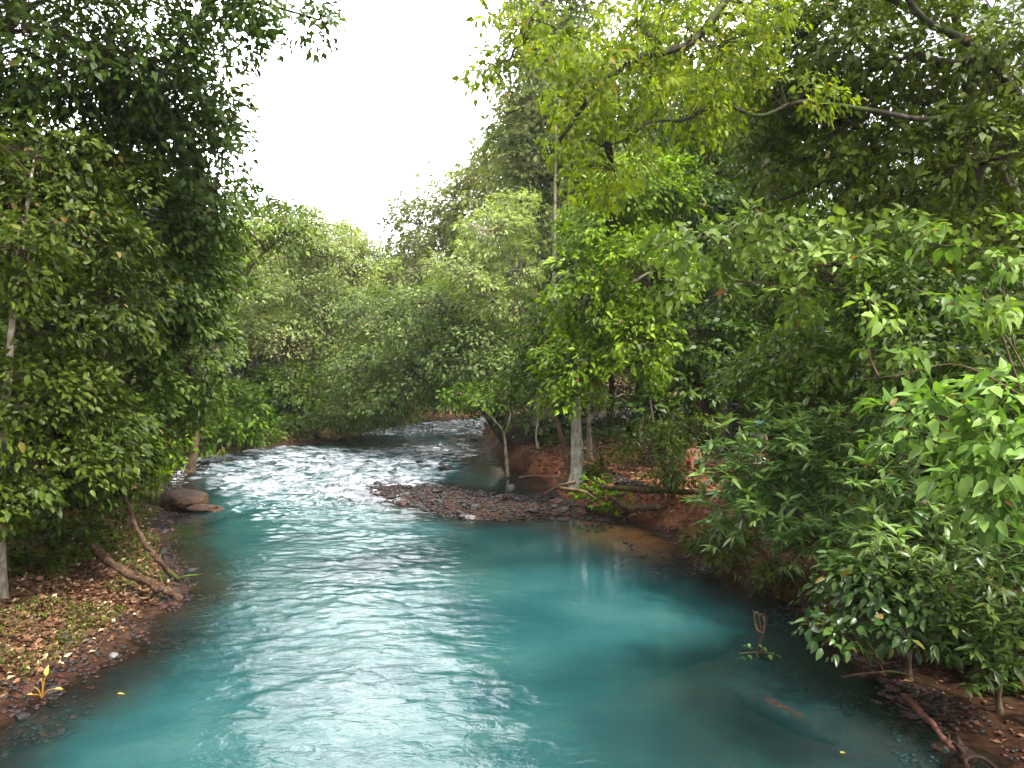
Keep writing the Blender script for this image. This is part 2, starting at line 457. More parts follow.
gx = axis((-700, -100, 60), (-100, -40, 4), (-40, -16, 0.5), (-16, 10, 0.11), (10, 45, 0.5), (45, 120, 5), (120, 700, 60))
gy = axis((-300, -30, 40), (-30, 2, 1.5), (2, 32, 0.11), (32, 66, 0.35), (66, 110, 1.2), (110, 1500, 80))
gv, gq = grid_mesh(gx, gy, terrain)
mb = MB(); mb.add(gv, [gq])
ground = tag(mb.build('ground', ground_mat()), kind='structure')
mat_ = ground.data.attributes.new('moss', 'FLOAT', 'POINT')
sg = sdist(gv[:, 0], gv[:, 1], poly)
rt_ = side_right(gv[:, 0], gv[:, 1])
for nm, val in (('rust', np.exp(-(((gv[:, 0] - 2.9) / 1.7) ** 2 + ((gv[:, 1] - 19.3) / 2.2) ** 2) * 1.2)), ('clay', sstep(0, .35, sg) * sstep(5.5, 3.0, np.hypot((gv[:, 0] - 3.0) * .8, (gv[:, 1] - 24) * .75)) * sstep(-1.2, .8, gv[:, 0]))):
    a_ = ground.data.attributes.new(nm, 'FLOAT', 'POINT'); a_.data.foreach_set('value', val.astype(np.float32))
mat_.data.foreach_set('value', (np.where(rt_ > 0.5, 0.35, 1.0) * sstep(0.5, 1.3, sg)).astype(np.float32))

# ------------------------------------------------------------------ water
def foam_field(x, y):
    """how much the current is broken: 0 in the pool, 1 in the rapids"""
    a = sstep(17.5, 26, y) * sstep(46, 38, y)
    xm = np.interp(y, [14, 20, 25, 30, 36, 46], [-2.4, -4.6, -6.2, -7.5, -9.0, -8.2])
    wd = np.interp(y, [14, 20, 25, 30, 36, 46], [1.0, 2.2, 3.4, 5.2, 7.2, 6.0])
    a = a * sstep(1.25, 0.75, np.abs(x - xm) / wd)
    b = sstep(44, 49, y) * sstep(75, 66, y) * 0.9
    dark = np.exp(-(((x + 8.5) / 3.0) ** 2 + ((y - 43) / 3.5) ** 2))
    return np.clip(a + b - dark, 0, 1)

def wave(x, y):
    s = sdist(x, y, poly).reshape(x.shape)
    fo = foam_field(x, y)
    cur = sstep(1.8, -0.4, np.abs(x - np.interp(y, [4, 9, 14, 20], [-1.3, -1.6, -2.4, -4.5])) - 1.2) * (0.45 + 0.9 * sstep(.3, .7, fbm(x * .35, y * .3, 49, 2)))   # the tongue of current
    wx = x + 0.5 * fbm(x * 0.6, y * 0.6, 40, 2); wy = y + 0.6 * fbm(x * 0.5, y * 0.5, 41, 2)
    small = (fbm(wx * 2.2, wy * 3.6, 42, 3) - 0.5)
    mid = (vn(wx * 0.8, wy * 1.5, 43) - 0.5)
    calm = 0.12 + 0.88 * sstep(1.4, -1.6, x + .12 * (y - 14))
    fine = vn(wx * 4.5, wy * 7.5, 47) - .5
    shore = sstep(-3.2, -4.6, x) * sstep(7.5, 9, y) * sstep(16, 13, y)
    z = small * (0.010 * calm + 0.034 * cur) + mid * (0.008 * calm + 0.026 * cur) + fine * (.004 * calm + .014 * cur + .012 * shore)
    rg = 1 - np.abs(2 * fbm(wx * 1.1, wy * 1.7, 44, 4) - 1)
    z = z + fo * (rg - 0.6) * 0.32 + fo * small * 0.10
    z = z * sstep(0.3, -0.5, s)
    return z * sstep(70, 45, y) * 1.0 + z * 0.5 * sstep(45, 70, y)

wx_ = axis((-24, -9, 0.16), (-9, 6.5, 0.055), (6.5, 14, 0.3), (14, 90, 1.5))
wy_ = axis((-14, 4, 0.6), (4, 24, 0.06), (24, 48, 0.10), (48, 75, 0.22), (75, 95, 1.0))
wv, wq = grid_mesh(wx_, wy_, wave, keep=lambda x, y: sdist(x, y, poly) < 0.9)
depth = np.clip(-terrain(wv[:, 0], wv[:, 1]), 0, 3) * (1 - 0.6 * sstep(22, 34, wv[:, 1]))   # the minerals cloud the water only below the rapids
foam = foam_field(wv[:, 0], wv[:, 1])

def water_mat():
    m, t, o = new_mat('turquoise river water')
    g = N(t, 'ShaderNodeNewGeometry')
    dp = N(t, 'ShaderNodeAttribute', attribute_name='depth')
    fa = N(t, 'ShaderNodeAttribute', attribute_name='foam')
    # suspended minerals: 1 - exp(-k d)
    mu = N(t, 'ShaderNodeMath', operation='MULTIPLY'); mu.inputs[1].default_value = -1.9; t.links.new(dp.outputs['Fac'], mu.inputs[0])
    ex = N(t, 'ShaderNodeMath', operation='EXPONENT'); t.links.new(mu.outputs[0], ex.inputs[0])
    op = N(t, 'ShaderNodeMath', operation='SUBTRACT'); op.inputs[0].default_value = 1.0; t.links.new(ex.outputs[0], op.inputs[1])
    n0 = N(t, 'ShaderNodeTexNoise', Scale=0.45, Detail=4.0); t.links.new(g.outputs[0], n0.inputs[0])
    teal = ramp(t, [(0.3, (0.006, 0.038, 0.044)), (0.52, (0.014, 0.060, 0.062)), (0.75, (0.032, 0.085, 0.082))], n0.outputs[0])
    body = N(t, 'ShaderNodeBsdfDiffuse'); t.links.new(teal, body.inputs[0])
    tr = N(t, 'ShaderNodeBsdfTransparent'); tr.inputs[0].default_value = (0.86, 0.9, 0.88, 1)
    m1 = N(t, 'ShaderNodeMixShader'); t.links.new(op.outputs[0], m1.inputs[0]); t.links.new(tr.outputs[0], m1.inputs[1]); t.links.new(body.outputs[0], m1.inputs[2])
    mp = N(t, 'ShaderNodeMapping'); mp.inputs['Scale'].default_value = (1.0, 1.7, 1.0); t.links.new(g.outputs[0], mp.inputs[0])
    n1 = N(t, 'ShaderNodeTexNoise', Scale=3.2, Detail=4.0, Roughness=0.55, Distortion=0.6); t.links.new(mp.outputs[0], n1.inputs[0])
    n5 = N(t, 'ShaderNodeTexNoise', Scale=11.0, Detail=3.0, Roughness=0.5, Distortion=1.0); t.links.new(mp.outputs[0], n5.inputs[0])
    n6 = N(t, 'ShaderNodeTexNoise', Scale=0.5, Detail=2.0); t.links.new(g.outputs[0], n6.inputs[0])
    k6 = N(t, 'ShaderNodeMapRange'); k6.inputs[1].default_value = 0.4; k6.inputs[2].default_value = 0.65; k6.inputs[3].default_value = 0.04; k6.inputs[4].default_value = 0.34; t.links.new(n6.outputs[0], k6.inputs[0])
    h5 = N(t, 'ShaderNodeMath', operation='MULTIPLY'); t.links.new(n5.outputs[0], h5.inputs[0]); t.links.new(k6.outputs[0], h5.inputs[1])
    hs_ = N(t, 'ShaderNodeMath', operation='ADD'); t.links.new(n1.outputs[0], hs_.inputs[0]); t.links.new(h5.outputs[0], hs_.inputs[1])
    ch = N(t, 'ShaderNodeAttribute', attribute_name='chop')
    ha = N(t, 'ShaderNodeMath', operation='MULTIPLY'); t.links.new(hs_.outputs[0], ha.inputs[0]); t.links.new(ch.outputs['Fac'], ha.inputs[1])
    b1 = N(t, 'ShaderNodeBump', Strength=0.45, Distance=0.045); t.links.new(ha.outputs[0], b1.inputs['Height'])
    gl = N(t, 'ShaderNodeBsdfGlossy', Roughness=0.03); t.links.new(b1.outputs[0], gl.inputs['Normal'])
    fr = N(t, 'ShaderNodeFresnel', IOR=1.33); t.links.new(b1.outputs[0], fr.inputs['Normal'])
    m2 = N(t, 'ShaderNodeMixShader'); t.links.new(fr.outputs[0], m2.inputs[0]); t.links.new(m1.outputs[0], m2.inputs[1]); t.links.new(gl.outputs[0], m2.inputs[2])
    # foam
    mf = N(t, 'ShaderNodeMapping'); mf.inputs['Scale'].default_value = (0.8, 2.0, 1.0); t.links.new(g.outputs[0], mf.inputs[0])
    n2 = N(t, 'ShaderNodeTexNoise', Scale=1.3, Detail=7.0, Roughness=0.6, Distortion=0.5); t.links.new(mf.outputs[0], n2.inputs[0])
    a1 = N(t, 'ShaderNodeMath', operation='MULTIPLY_ADD'); a1.inputs[1].default_value = 0.26; t.links.new(fa.outputs['Fac'], a1.inputs[0]); t.links.new(n2.outputs[0], a1.inputs[2])
    fk = N(t, 'ShaderNodeMapRange'); fk.inputs[1].default_value = 0.67; fk.inputs[2].default_value = 1.0; t.links.new(a1.outputs[0], fk.inputs[0])
    fw = N(t, 'ShaderNodeBsdfPrincipled', Roughness=0.55); fw.inputs['Base Color'].default_value = (0.36, 0.39, 0.44, 1)
    t.links.new(b1.outputs[0], fw.inputs['Normal'])
    m3 = N(t, 'ShaderNodeMixShader'); fg = N(t, 'ShaderNodeMapRange'); fg.inputs[1].default_value = 0.02; fg.inputs[2].default_value = 0.3; t.links.new(fa.outputs['Fac'], fg.inputs[0])
    fm = N(t, 'ShaderNodeMath', operation='MULTIPLY'); t.links.new(fk.outputs[0], fm.inputs[0]); t.links.new(fg.outputs[0], fm.inputs[1])
    t.links.new(fm.outputs[0], m3.inputs[0]); t.links.new(m2.outputs[0], m3.inputs[1]); t.links.new(fw.outputs[0], m3.inputs[2])
    t.links.new(m3.outputs[0], o.inputs[0])
    return m

mb = MB(); mb.add(wv, [wq])
water = tag(mb.build('water', water_mat()), kind='structure')
for nm, val in (('depth', depth), ('foam', foam), ('chop', 0.16 + 0.9 * sstep(1.4, -1.6, wv[:, 0] + .12 * (wv[:, 1] - 14)) * sstep(-7, -4.5, wv[:, 0] + .35 * np.maximum(0, 9 - wv[:, 1])) + .5 * foam)):
    a_ = water.data.attributes.new(nm, 'FLOAT', 'POINT'); a_.data.foreach_set('value', val.astype(np.float32))

# ------------------------------------------------------------------ leaves and trees
def leaves(mb, pos, d, nrm, size, width, hi, mat, rnd):
    """one bent leaf per row"""
    n = len(pos)
    if not n: return
    d = unit(d); s = unit(np.cross(nrm, d)); u = np.cross(d, s)
    if hi:
        tx = np.array([0, .28, .66, 1, .66, .28, .3, .67]); ty = np.array([0, .5, .40, 0, -.40, -.5, 0, 0]) * width
        tz = -0.22 * tx ** 2 + np.abs(ty) * 0.35
    else:
        tx = np.array([0, .45, 1, .45]); ty = np.array([0, .5, 0, -.5]) * width
        tz = -0.2 * tx ** 2 + np.abs(ty) * 0.4
    sz = size[:, None, None]
    v = pos[:, None] + sz * (tx[None, :, None] * d[:, None] + ty[None, :, None] * s[:, None] + tz[None, :, None] * u[:, None])
    k = len(tx); base = np.arange(n)[:, None, None] * k
    if hi:
        tri = np.array([[0, 1, 6], [0, 6, 5], [2, 3, 7], [3, 4, 7]]); qd = np.array([[1, 2, 7, 6], [6, 7, 4, 5]])
        mb.add(v, [(base + tri[None]).reshape(-1, 3), (base + qd[None]).reshape(-1, 4)], mat, [np.repeat(rnd, 4), np.repeat(rnd, 2)])
    else:
        mb.add(v, [(base + np.array([[[0, 1, 2, 3]]])).reshape(-1, 4)], mat, [rnd])

def rand_dir(n):
    return unit(rng.normal(size=(n, 3)))

def blob_clumps(c, r, n, gap, seed):
    """clump centres in an ellipsoid, more of them near its skin, with holes"""
    c = np.asarray(c, float); r = np.asarray(r, float)
    out = np.zeros((0, 3)); dirs = np.zeros((0, 3)); tries = 0
    while len(out) < n and tries < 12:
        u = rand_dir(n * 2)
        lump = 0.82 + 0.36 * vn3(u * 2.3 + seed * 3.1, seed)
        rad = (0.35 + 0.65 * rng.random(n * 2) ** 0.55) * lump
        p = c + u * r * rad[:, None]
        ok = vn3(p * (1.3 / max(0.35, float(r.mean()) * 0.6)) + seed * 7.7, seed + 5) > gap
        out = np.vstack([out, p[ok]]); dirs = np.vstack([dirs, u[ok]]); tries += 1
    return out[:n], dirs[:n]

def spray(mb, cen, out, rc, L, wd, per, hi, mat, style, droop, bias=None):
    """leaves of a clump round each centre"""
    n = len(cen)
    if n == 0: return
    m = n * per
    ci = np.repeat(np.arange(n), per)
    tone = rng.random(n)                                    # each spray has its own shade of green
    sz = L * (0.45 + 1.0 * rng.random(m) ** 1.3)
    rnd = np.clip(0.68 * tone[ci] ** 1.2 + 0.32 * rng.random(m), 0, 0.93)
    fl = rng.random(m) < 0.022
    rnd[fl] = 0.94 + 0.06 * rng.random(int(fl.sum()))
    if style == 'whorl':
        az = rng.random(m) * 2 * math.pi
        el = rng.normal(0.15, 0.35, m)
        d = np.stack([np.cos(az) * np.cos(el), np.sin(az) * np.cos(el), np.sin(el)], 1) + out[ci] * 0.55
        sub = rng.normal(0, rc * 0.42, (n, 3, 3))           # three rosettes to a clump
        pos = cen[ci] + sub[ci, rng.integers(0, 3, m)] + unit(d) * L * 0.05
        nrm = np.array([0, 0, 1.0]) + rng.normal(0, 0.3, (m, 3))
    else:
        az = rng.random(m) * 2 * math.pi
        rr = rc * np.sqrt(rng.random(m))
        tilt = unit(np.array([0, 0, 1.0]) + out * 0.8 + rng.normal(0, 0.25, (n, 3)))[ci]
        a = unit(np.cross(tilt, np.array([0.3, 0.9, 0.1]))); b = np.cross(tilt, a)
        off = (np.cos(az) * rr)[:, None] * a + (np.sin(az) * rr)[:, None] * b
        pos = cen[ci] + off + tilt * rng.normal(0, rc * 0.15, m)[:, None]
        d = unit(off) * 0.8 + out[ci] * 0.5 + rng.normal(0, 0.45, (m, 3)) + np.array([0, 0, -droop])
        nrm = tilt + rng.normal(0, 0.38, (m, 3))
    leaves(mb, pos, d, nrm, sz, wd, hi, mat, rnd)

def near_on(paths, q):
    """closest sample of the limbs below/at q"""
    S = np.vstack(paths)
    d = ((S[None] - q[:, None]) ** 2).sum(2)
    return S[d.argmin(1)]

TREE_N = [0]
def tree(name, label, cat, trunk, trad, blobs, lm, bark, L=0.15, wd=0.5, per=14, layers=3.0, rc=0.4, hi=False, style='spray', droop=0.35,
         gap=0.36, limbs=(), group=None, stem_name='trunk', crown_name='crown', twig_r=0.008, extra_trunks=(), flare=True, auto_limbs=True, dens=0.85, twig=None):
    """trunk: world points; blobs: (centre, radii, layer factor); one Empty with trunk, limbs and crown"""
    TREE_N[0] += 1; seed = TREE_N[0]
    base = np.array(trunk[0], float)
    root = empty(name, tuple(base), label, cat, group)
    paths = []
    for tp, tr in [(trunk, trad)] + list(extra_trunks):
        tp = np.array(tp, float)
        rr = np.linspace(tr, tr * 0.22, len(tp))
        if flare:
            d0 = tp[1] - tp[0]; tp = np.vstack([tp[0] - unit(d0) * 0.3, tp[0] + d0 * 0.0, tp[0] + d0 * min(0.3, 0.6 / max(np.linalg.norm(d0), .1)), tp[1:]])
            rr = np.concatenate([[tr * 1.7, tr * 1.45, tr * 1.05], rr[1:]])
        b = MB(); b.tube(tp - base, rr, 10, smooth_n=6, wob=0.16)
        b.build(stem_name, bark, root)
        paths.append(spline(tp, rr, 8)[0])
    for lp, lr in limbs:
        lp = np.array(lp, float)
        b = MB(); b.tube(lp - base, np.linspace(lr, lr * 0.3, len(lp)), 7, smooth_n=6, wob=0.2)
        b.build('limb', bark, root)
        paths.append(spline(lp, np.ones(len(lp)), 10)[0])
    cb = MB(); per = int(per * 1.9); rc = rc * 0.86; layers = layers * dens
    for bi, bl in enumerate(blobs):
        c, r = np.asarray(bl[0], float), np.asarray(bl[1], float)
        lay = layers * (bl[2] if len(bl) > 2 else 1.0)
        area = math.pi * r[0] * r[2]
        la = 0.5 * L * L * wd * 0.6
        nl = lay * area / la
        nc = max(3, int(nl / per))
        cen, out = blob_clumps(c, r, nc, gap, seed * 13 + bi)
        if auto_limbs:
            S = np.vstack(paths)
            sc = ((S - c) ** 2).sum(1) + 1.5 * np.maximum(0, S[:, 2] - c[2] + 0.3) ** 2
            a = S[sc.argmin()]
            if np.linalg.norm(a - c) > 0.5:
                mid = (a + c) / 2 + rng.normal(0, 0.08, 3) * np.linalg.norm(c - a) + np.array([0, 0, -0.05 * np.linalg.norm(c - a)])
                e = c + (c - a) * 0.15
                b = MB(); b.tube(np.array([a, mid, c, e]) - base, np.array([0.5, 0.36, 0.2, 0.08]) * min(trad, 0.2), 6, smooth_n=5, wob=0.2)
                b.build('limb', bark, root)
                paths.append(spline(np.array([a, mid, c, e]), np.ones(4), 8)[0])
        q = near_on(paths[-14:] if len(paths) > 14 else paths, cen)
        cb.twigs(q - base, cen - base, np.full(len(cen), twig_r) * (0.6 + 0.8 * rng.random(len(cen))), 0.05, 1)
        spray(cb, cen - base, out, rc, L, wd, per, hi, 0, style, droop)
    cb.build(crown_name, [lm, twig or TWIG], root, rnd=True)
    return root

def B(px, py, Y, rx, ry, rz, k=1.0):
    """a part of a crown from where it shows and how far off it is; radii in picture units at that distance, depth in metres"""
    c = P(px, py, Y); s = Y / F
    return (c, (rx * s, rz, ry * s), k)

def T(*pts):
    """trunk points (px, py, Y); the first is set on the ground"""
    p = [P(*q) for q in pts]
    x, y = p[0][0], p[0][1]
    p[0] = np.array([x, y, gz(x, y)])
    return p

# ---- trees on the west bank
tree('overhanging_tree', 'tall dark tree whose thin branches reach out high over the river beside the open sky', 'tree',
     T((-90, 560, 13), (-85, 300, 13), (-60, 120, 13.2), (-20, 20, 13.6)), 0.3,
     [B(40, 40, 13, 110, 70, 2.2), B(140, 60, 14, 90, 80, 2.0), B(185, 130, 15.5, 62, 70, 1.8), B(70, 130, 14, 110, 70, 2.0, 1.0), B(40, 165, 13.5, 80, 40, 1.5, 1.0), B(200, 15, 13.5, 70, 34, 1.2),
      B(262, 8, 13.2, 40, 22, .7), B(318, 22, 13, 17, 20, .35, 1.2), B(215, 190, 17, 40, 60, 1.5, .8), B(20, -60, 12, 160, 60, 2.5)],
     L_DARK, BARK_DARK, L=0.16, layers=2.6, rc=0.4, gap=0.45,
     limbs=[([P(-30, 40, 13.5), P(40, 30, 13.2), P(85, 45, 13), P(115, 62, 12.8)], 0.05), ([P(-30, 60, 13.5), P(60, -10, 13.4), P(160, -20, 13.3), P(250, 0, 13.2), P(320, 20, 13)], 0.06)])
tree('slender_tree', 'thin pale-trunked tree standing in dense foliage above the leaf-covered bank', 'tree',
     T((2, 585, 12), (0, 480, 11.6), (8, 380, 11), (14, 300, 11.1), (28, 200, 11.3), (34, 160, 11.6)), 0.07,
     [B(60, 225, 12.2, 80, 60, 1.5), B(20, 250, 10.4, 50, 40, .6, .8), B(-10, 400, 10.4, 30, 50, .5, .8), B(70, 170, 13, 80, 40, 1.4), B(80, 440, 12.8, 56, 44, 1.2), B(30, 320, 11.8, 60, 60, 1.2, .8), B(105, 300, 13.5, 60, 60, 1.4), B(60, 400, 12.2, 62, 50, 1.3), B(-30, 200, 11, 60, 90, 1.3)],
     L_DARK, BARK_PALE, L=0.125, wd=0.48, layers=3.0, rc=0.36, droop=0.3, gap=.42, hi=True)
tree('leafy_tree', 'dense leafy tree with a curved brown stem leaning over the water behind the stranded log', 'tree',
     T((92, 520, 15.5), (100, 440, 15.5), (108, 380, 15.6), (95, 290, 16), (120, 200, 16.5)), 0.1,
     [B(150, 210, 17, 70, 60, 1.8), B(188, 275, 18, 44, 62, 1.6), B(150, 300, 17, 66, 60, 1.6), B(185, 360, 18.5, 50, 50, 1.6), B(120, 385, 16.5, 62, 46, 1.4), B(190, 390, 20, 30, 30, 1.2), B(198, 215, 19, 34, 50, 1.3)],
     L_WEST, BARK_BROWN, L=0.15, wd=0.5, layers=3.0, rc=0.42, gap=.42, droop=.3, hi=True)
tree('thin_tree', 'sparse yellow-green tree with bent limbs showing sky gaps beside the dense leafy tree', 'tree',
     T((190, 450, 30), (205, 380, 30), (225, 310, 31), (255, 262, 31), (285, 235, 31)), 0.16,
     [B(240, 225, 30, 40, 42, 2.0), B(285, 225, 31, 36, 28, 1.6), B(215, 290, 29, 34, 50, 2.0), B(195, 360, 28, 30, 40, 1.8)],
     L_MID, BARK_BROWN, L=0.24, layers=1.6, rc=0.6, gap=0.45, twig_r=0.015)

for i, (lab, bl, lm, L, stl, base_) in enumerate([
    ('dark shrub hanging over the top of the leaf-covered bank', [B(45, 465, 11.8, 62, 44, 1.0), B(-12, 505, 11, 40, 36, .7), B(45, 498, 13.2, 50, 24, .7), B(80, 470, 12.6, 40, 34, .9)], L_DARK, .12, 'spray', (24, 560, 13.6)),
    ('low dark fern clump in the shade at the back of the leaf-covered bank', [B(-5, 560, 12.6, 40, 34, .6), B(45, 545, 13.6, 46, 22, .6), B(85, 530, 15, 36, 20, .6)], L_DARK, .13, 'whorl', (30, 575, 13.4)),
    ('bushy green shrub behind the leaning dead stem', [B(115, 450, 14.6, 44, 46, 1.1), B(95, 425, 14.2, 50, 44, 1.1), B(122, 485, 15.8, 20, 22, .7)], L_DARK, .125, 'spray', (92, 520, 16.4)),
    ('feathery shrub overhanging the bank just before the brown boulder', [B(150, 430, 19, 44, 32, 1.2), B(126, 456, 18, 34, 26, 1.0), B(175, 412, 21, 36, 26, 1.2)], L_MID, .17, 'spray', (128, 500, 18.5)),
    ('low fern-like bush draped over the brown boulder', [B(150, 472, 23, 24, 14, .8), B(172, 450, 26, 28, 16, 1.0)], L_BRIGHT, .2, 'whorl', (150, 490, 22.6)),
    ('broad bush hanging over the head of the rapids', [B(225, 405, 34, 44, 30, 2.0), B(200, 430, 32, 34, 22, 1.6), B(250, 425, 37, 26, 18, 1.4)], L_MID, .28, 'spray', (188, 452, 34)),
    ('dark bush trailing over the far bend beside the arching crown', [B(345, 408, 50, 34, 22, 2), B(305, 425, 48, 34, 14, 1.5), B(375, 412, 54, 26, 14, 1.5)], L_DARK, .3, 'spray', (325, 433, 51)),
    ('dark bush crowding the waterline at the head of the rapids', [B(215, 440, 38, 30, 16, 1.2), B(250, 436, 41, 34, 16, 1.4), B(285, 432, 44, 30, 14, 1.4)], L_DARK, .26, 'spray', (240, 446, 42)),
    ('shadowy bush at the waterline beneath the far pale trunks', [B(285, 395, 47, 44, 32, 2.2), B(330, 415, 50, 30, 16, 1.6), B(270, 430, 46, 34, 12, 1.4)], L_DARK, .3, 'spray', (275, 440, 49)),
    ]):
    tree('bush', lab, 'bush', T(base_, (base_[0] + 4, base_[1] - 40, base_[2]), (bl[0][0][0] * F / base_[2] + 512, 384 - (bl[0][0][2] - 4) * F / base_[2], base_[2])), 0.035, bl, lm, TWIG, L=L, wd=.5, hi=L < .25,
         layers=3.0, rc=L * 2.3, style=stl, droop=0.3, stem_name='stem', crown_name='foliage', twig_r=0.006)

# ---- trees round the bend
tree('spreading_tree', 'wide light-green tree with twisting bare limbs across the river bend', 'tree',
     T((262, 440, 52), (268, 380, 52), (255, 320, 51), (262, 280, 51)), 0.35,
     [B(300, 250, 52, 60, 42, 4), B(345, 268, 54, 46, 40, 4), B(270, 290, 51, 46, 46, 3.5), B(330, 320, 53, 58, 40, 4), B(285, 345, 50, 50, 36, 3.5)],
     L_PALE, BARK_PALE, L=0.25, layers=1.6, rc=0.9, twig_r=0.03,
     limbs=[([P(262, 285, 51), P(252, 262, 51), P(275, 240, 50), P(300, 226, 50)], .14), ([P(258, 300, 51), P(240, 278, 50), P(262, 262, 49), P(290, 256, 49)], .12)])
tree('twin_stemmed_tree', 'tree with two slim whitish stems rising from dark undergrowth across the rapids', 'tree',
     T((318, 440, 50), (319, 400, 50), (322, 350, 50), (323, 310, 50)), 0.17,
     [B(325, 300, 51, 34, 26, 2.5, .8), B(350, 360, 51, 44, 34, 3), B(300, 385, 50, 40, 30, 3), B(345, 395, 49, 36, 20, 2.5)],
     L_GREY, BARK_PALE, L=0.23, layers=1.8, rc=0.8, twig_r=0.02, extra_trunks=[(T((308, 440, 50.5), (306, 395, 50.5), (309, 355, 50.5)), 0.13)])
tree('leaning_tree', 'massive dark-trunked tree arching its crown low over the far rapids', 'tree',
     T((528, 462, 33.5), (505, 432, 34), (488, 410, 34.5), (462, 380, 35.5), (430, 350, 37)), 0.55,
     [B(430, 372, 37, 60, 32, 3), B(372, 368, 40, 50, 38, 3), B(480, 352, 34.5, 54, 44, 3), B(350, 402, 41, 30, 17, 2), B(400, 400, 38, 50, 18, 2.4), B(395, 416, 42, 44, 9, 1.6), B(345, 418, 44, 36, 12, 1.6), B(460, 398, 35, 44, 16, 2), B(515, 385, 33, 40, 40, 2.4), B(440, 315, 38, 62, 40, 3.5), B(385, 318, 42, 44, 36, 3)],
     L_GREY, BARK_DARK, L=0.2, wd=.5, layers=2.4, rc=0.8, twig_r=0.02, gap=.45)
tree('pale_tree', 'sparse pale yellow-green tree with thin whitish limbs behind the arching crown', 'tree',
     T((535, 455, 36), (534, 380, 36), (524, 320, 35.5), (508, 270, 35), (496, 230, 34.5)), 0.22,
     [B(466, 268, 33, 38, 26, 1.6), B(490, 232, 33.5, 44, 28, 1.8), B(488, 296, 33, 36, 20, 1.5), B(520, 270, 34, 30, 30, 1.6), B(515, 215, 35, 34, 24, 1.6)],
     L_PALE, BARK_PALE, L=0.19, layers=1.6, rc=0.55, gap=0.45, twig_r=0.022, twig=BARK_PALE)
tree('tall_tree', 'tall hazy grey-green tree reaching up beside the open sky behind the pale tree', 'tree',
     T((548, 450, 44), (545, 350, 44), (540, 220, 44), (530, 100, 44), (525, 20, 44)), 0.32,
     [B(530, 60, 44, 48, 70, 3.5), B(520, 160, 43, 44, 50, 3.5), B(560, 110, 45, 50, 70, 3.5), B(545, 230, 44, 34, 50, 3), B(560, -20, 44, 60, 60, 4), B(508, 120, 42, 26, 34, 2, .7)],
     L_OLIVE, BARK_PALE, L=0.34, layers=2.0, rc=0.85, gap=0.42, twig_r=0.03)
tree('dark_topped_tree', 'brownish broad-crowned tree whose ragged top stands out against the pale sky', 'tree',
     T((452, 440, 66), (450, 330, 66), (452, 250, 66), (456, 200, 66)), 0.4,
     [B(455, 190, 65, 42, 22, 4, .8), B(425, 225, 66, 44, 28, 5), B(475, 215, 64, 40, 40, 5), B(440, 265, 66, 56, 40, 5), B(482, 165, 63, 24, 22, 3, .7)],
     L_OLIVE, BARK_BROWN, L=0.44, layers=2.2, rc=1.1, twig_r=0.03)

# ---- trees on the east bank
tree('white_trunked_tree', 'bright green tree on a thick whitish trunk standing on the red earth bank', 'tree',
     T((578, 474, 23.5), (577, 440, 23.5), (576, 400, 23.6), (582, 330, 23.8), (600, 240, 24), (610, 170, 24)), 0.21,
     [B(585, 300, 22.6, 40, 46, 1.6), B(605, 225, 23.4, 48, 52, 1.8), B(575, 365, 22.4, 38, 30, 1.4), B(645, 275, 22, 52, 50, 1.8), B(640, 345, 22, 44, 40, 1.6), B(570, 398, 22, 32, 14, .9), B(640, 190, 24, 56, 44, 2)],
     L_BRIGHT, BARK_WHITE, L=0.18, wd=0.5, layers=2.5, rc=0.5, hi=True, twig_r=0.012)
tree('slanting_tree', 'slim brown stem slanting up beside the thick whitish trunk', 'tree',
     T((572, 470, 24.2), (562, 440, 24.3), (553, 405, 24.4), (545, 350, 24.6), (535, 290, 25)), 0.1,
     [B(536, 330, 25, 26, 36, 1.3), B(530, 375, 25.5, 28, 26, 1.3)], L_MID, BARK_BROWN, L=0.22, layers=2.0, rc=0.5)
tree('birch_like_tree', 'little crooked pale-stemmed tree at the edge of the side pool', 'tree',
     T((508, 474, 28.5), (506, 455, 28.5), (503, 432, 28.6), (492, 418, 28.8), (478, 405, 29)), 0.075,
     [B(488, 398, 29, 30, 15, 1.2), B(462, 394, 30, 26, 10, 1)], L_MID, BARK_PALE, L=0.2, layers=1.7, rc=0.45,
     extra_trunks=[([P(504, 436, 28.6), P(510, 415, 28.8), P(505, 395, 29)], 0.045)], flare=False)
tree('sapling', 'bare thin sapling stem standing in the dark gap behind the red earth', 'sapling',
     T((538, 456, 31), (536, 435, 31), (538, 410, 31), (534, 380, 31.2)), 0.055, [B(532, 372, 31, 26, 16, 1.0)], L_DARK, BARK_PALE, L=0.2, layers=1.8, rc=0.4)
tree('slim_tree', 'straight grey slim-trunked tree just behind the thick whitish trunk', 'tree',
     T((590, 456, 27), (589, 420, 27), (590, 350, 27), (588, 260, 27)), 0.1, [B(600, 330, 27, 36, 40, 1.5), B(590, 270, 27, 36, 40, 1.5)], L_DARK, BARK_PALE, L=0.22, layers=2.0, rc=0.5)
tree('big_forest_tree', 'big dark forest tree with the thickest black trunk behind the flowering shrubs', 'tree',
     T((710, 450, 27), (712, 380, 26), (716, 300, 26), (722, 200, 26), (730, 80, 26)), 0.45,
     [B(690, 200, 25, 60, 50, 2.2), B(760, 160, 26, 70, 60, 2.5), B(690, 110, 26, 60, 50, 2.5), B(690, 385, 24, 44, 24, 1.6), B(700, 350, 24.5, 52, 40, 1.8), B(760, 300, 25, 60, 50, 2.2), B(640, 405, 22.5, 34, 16, 1.2)],
     L_DARK, BARK_DARK, L=0.22, wd=.5, layers=2.3, rc=0.5, gap=.4)
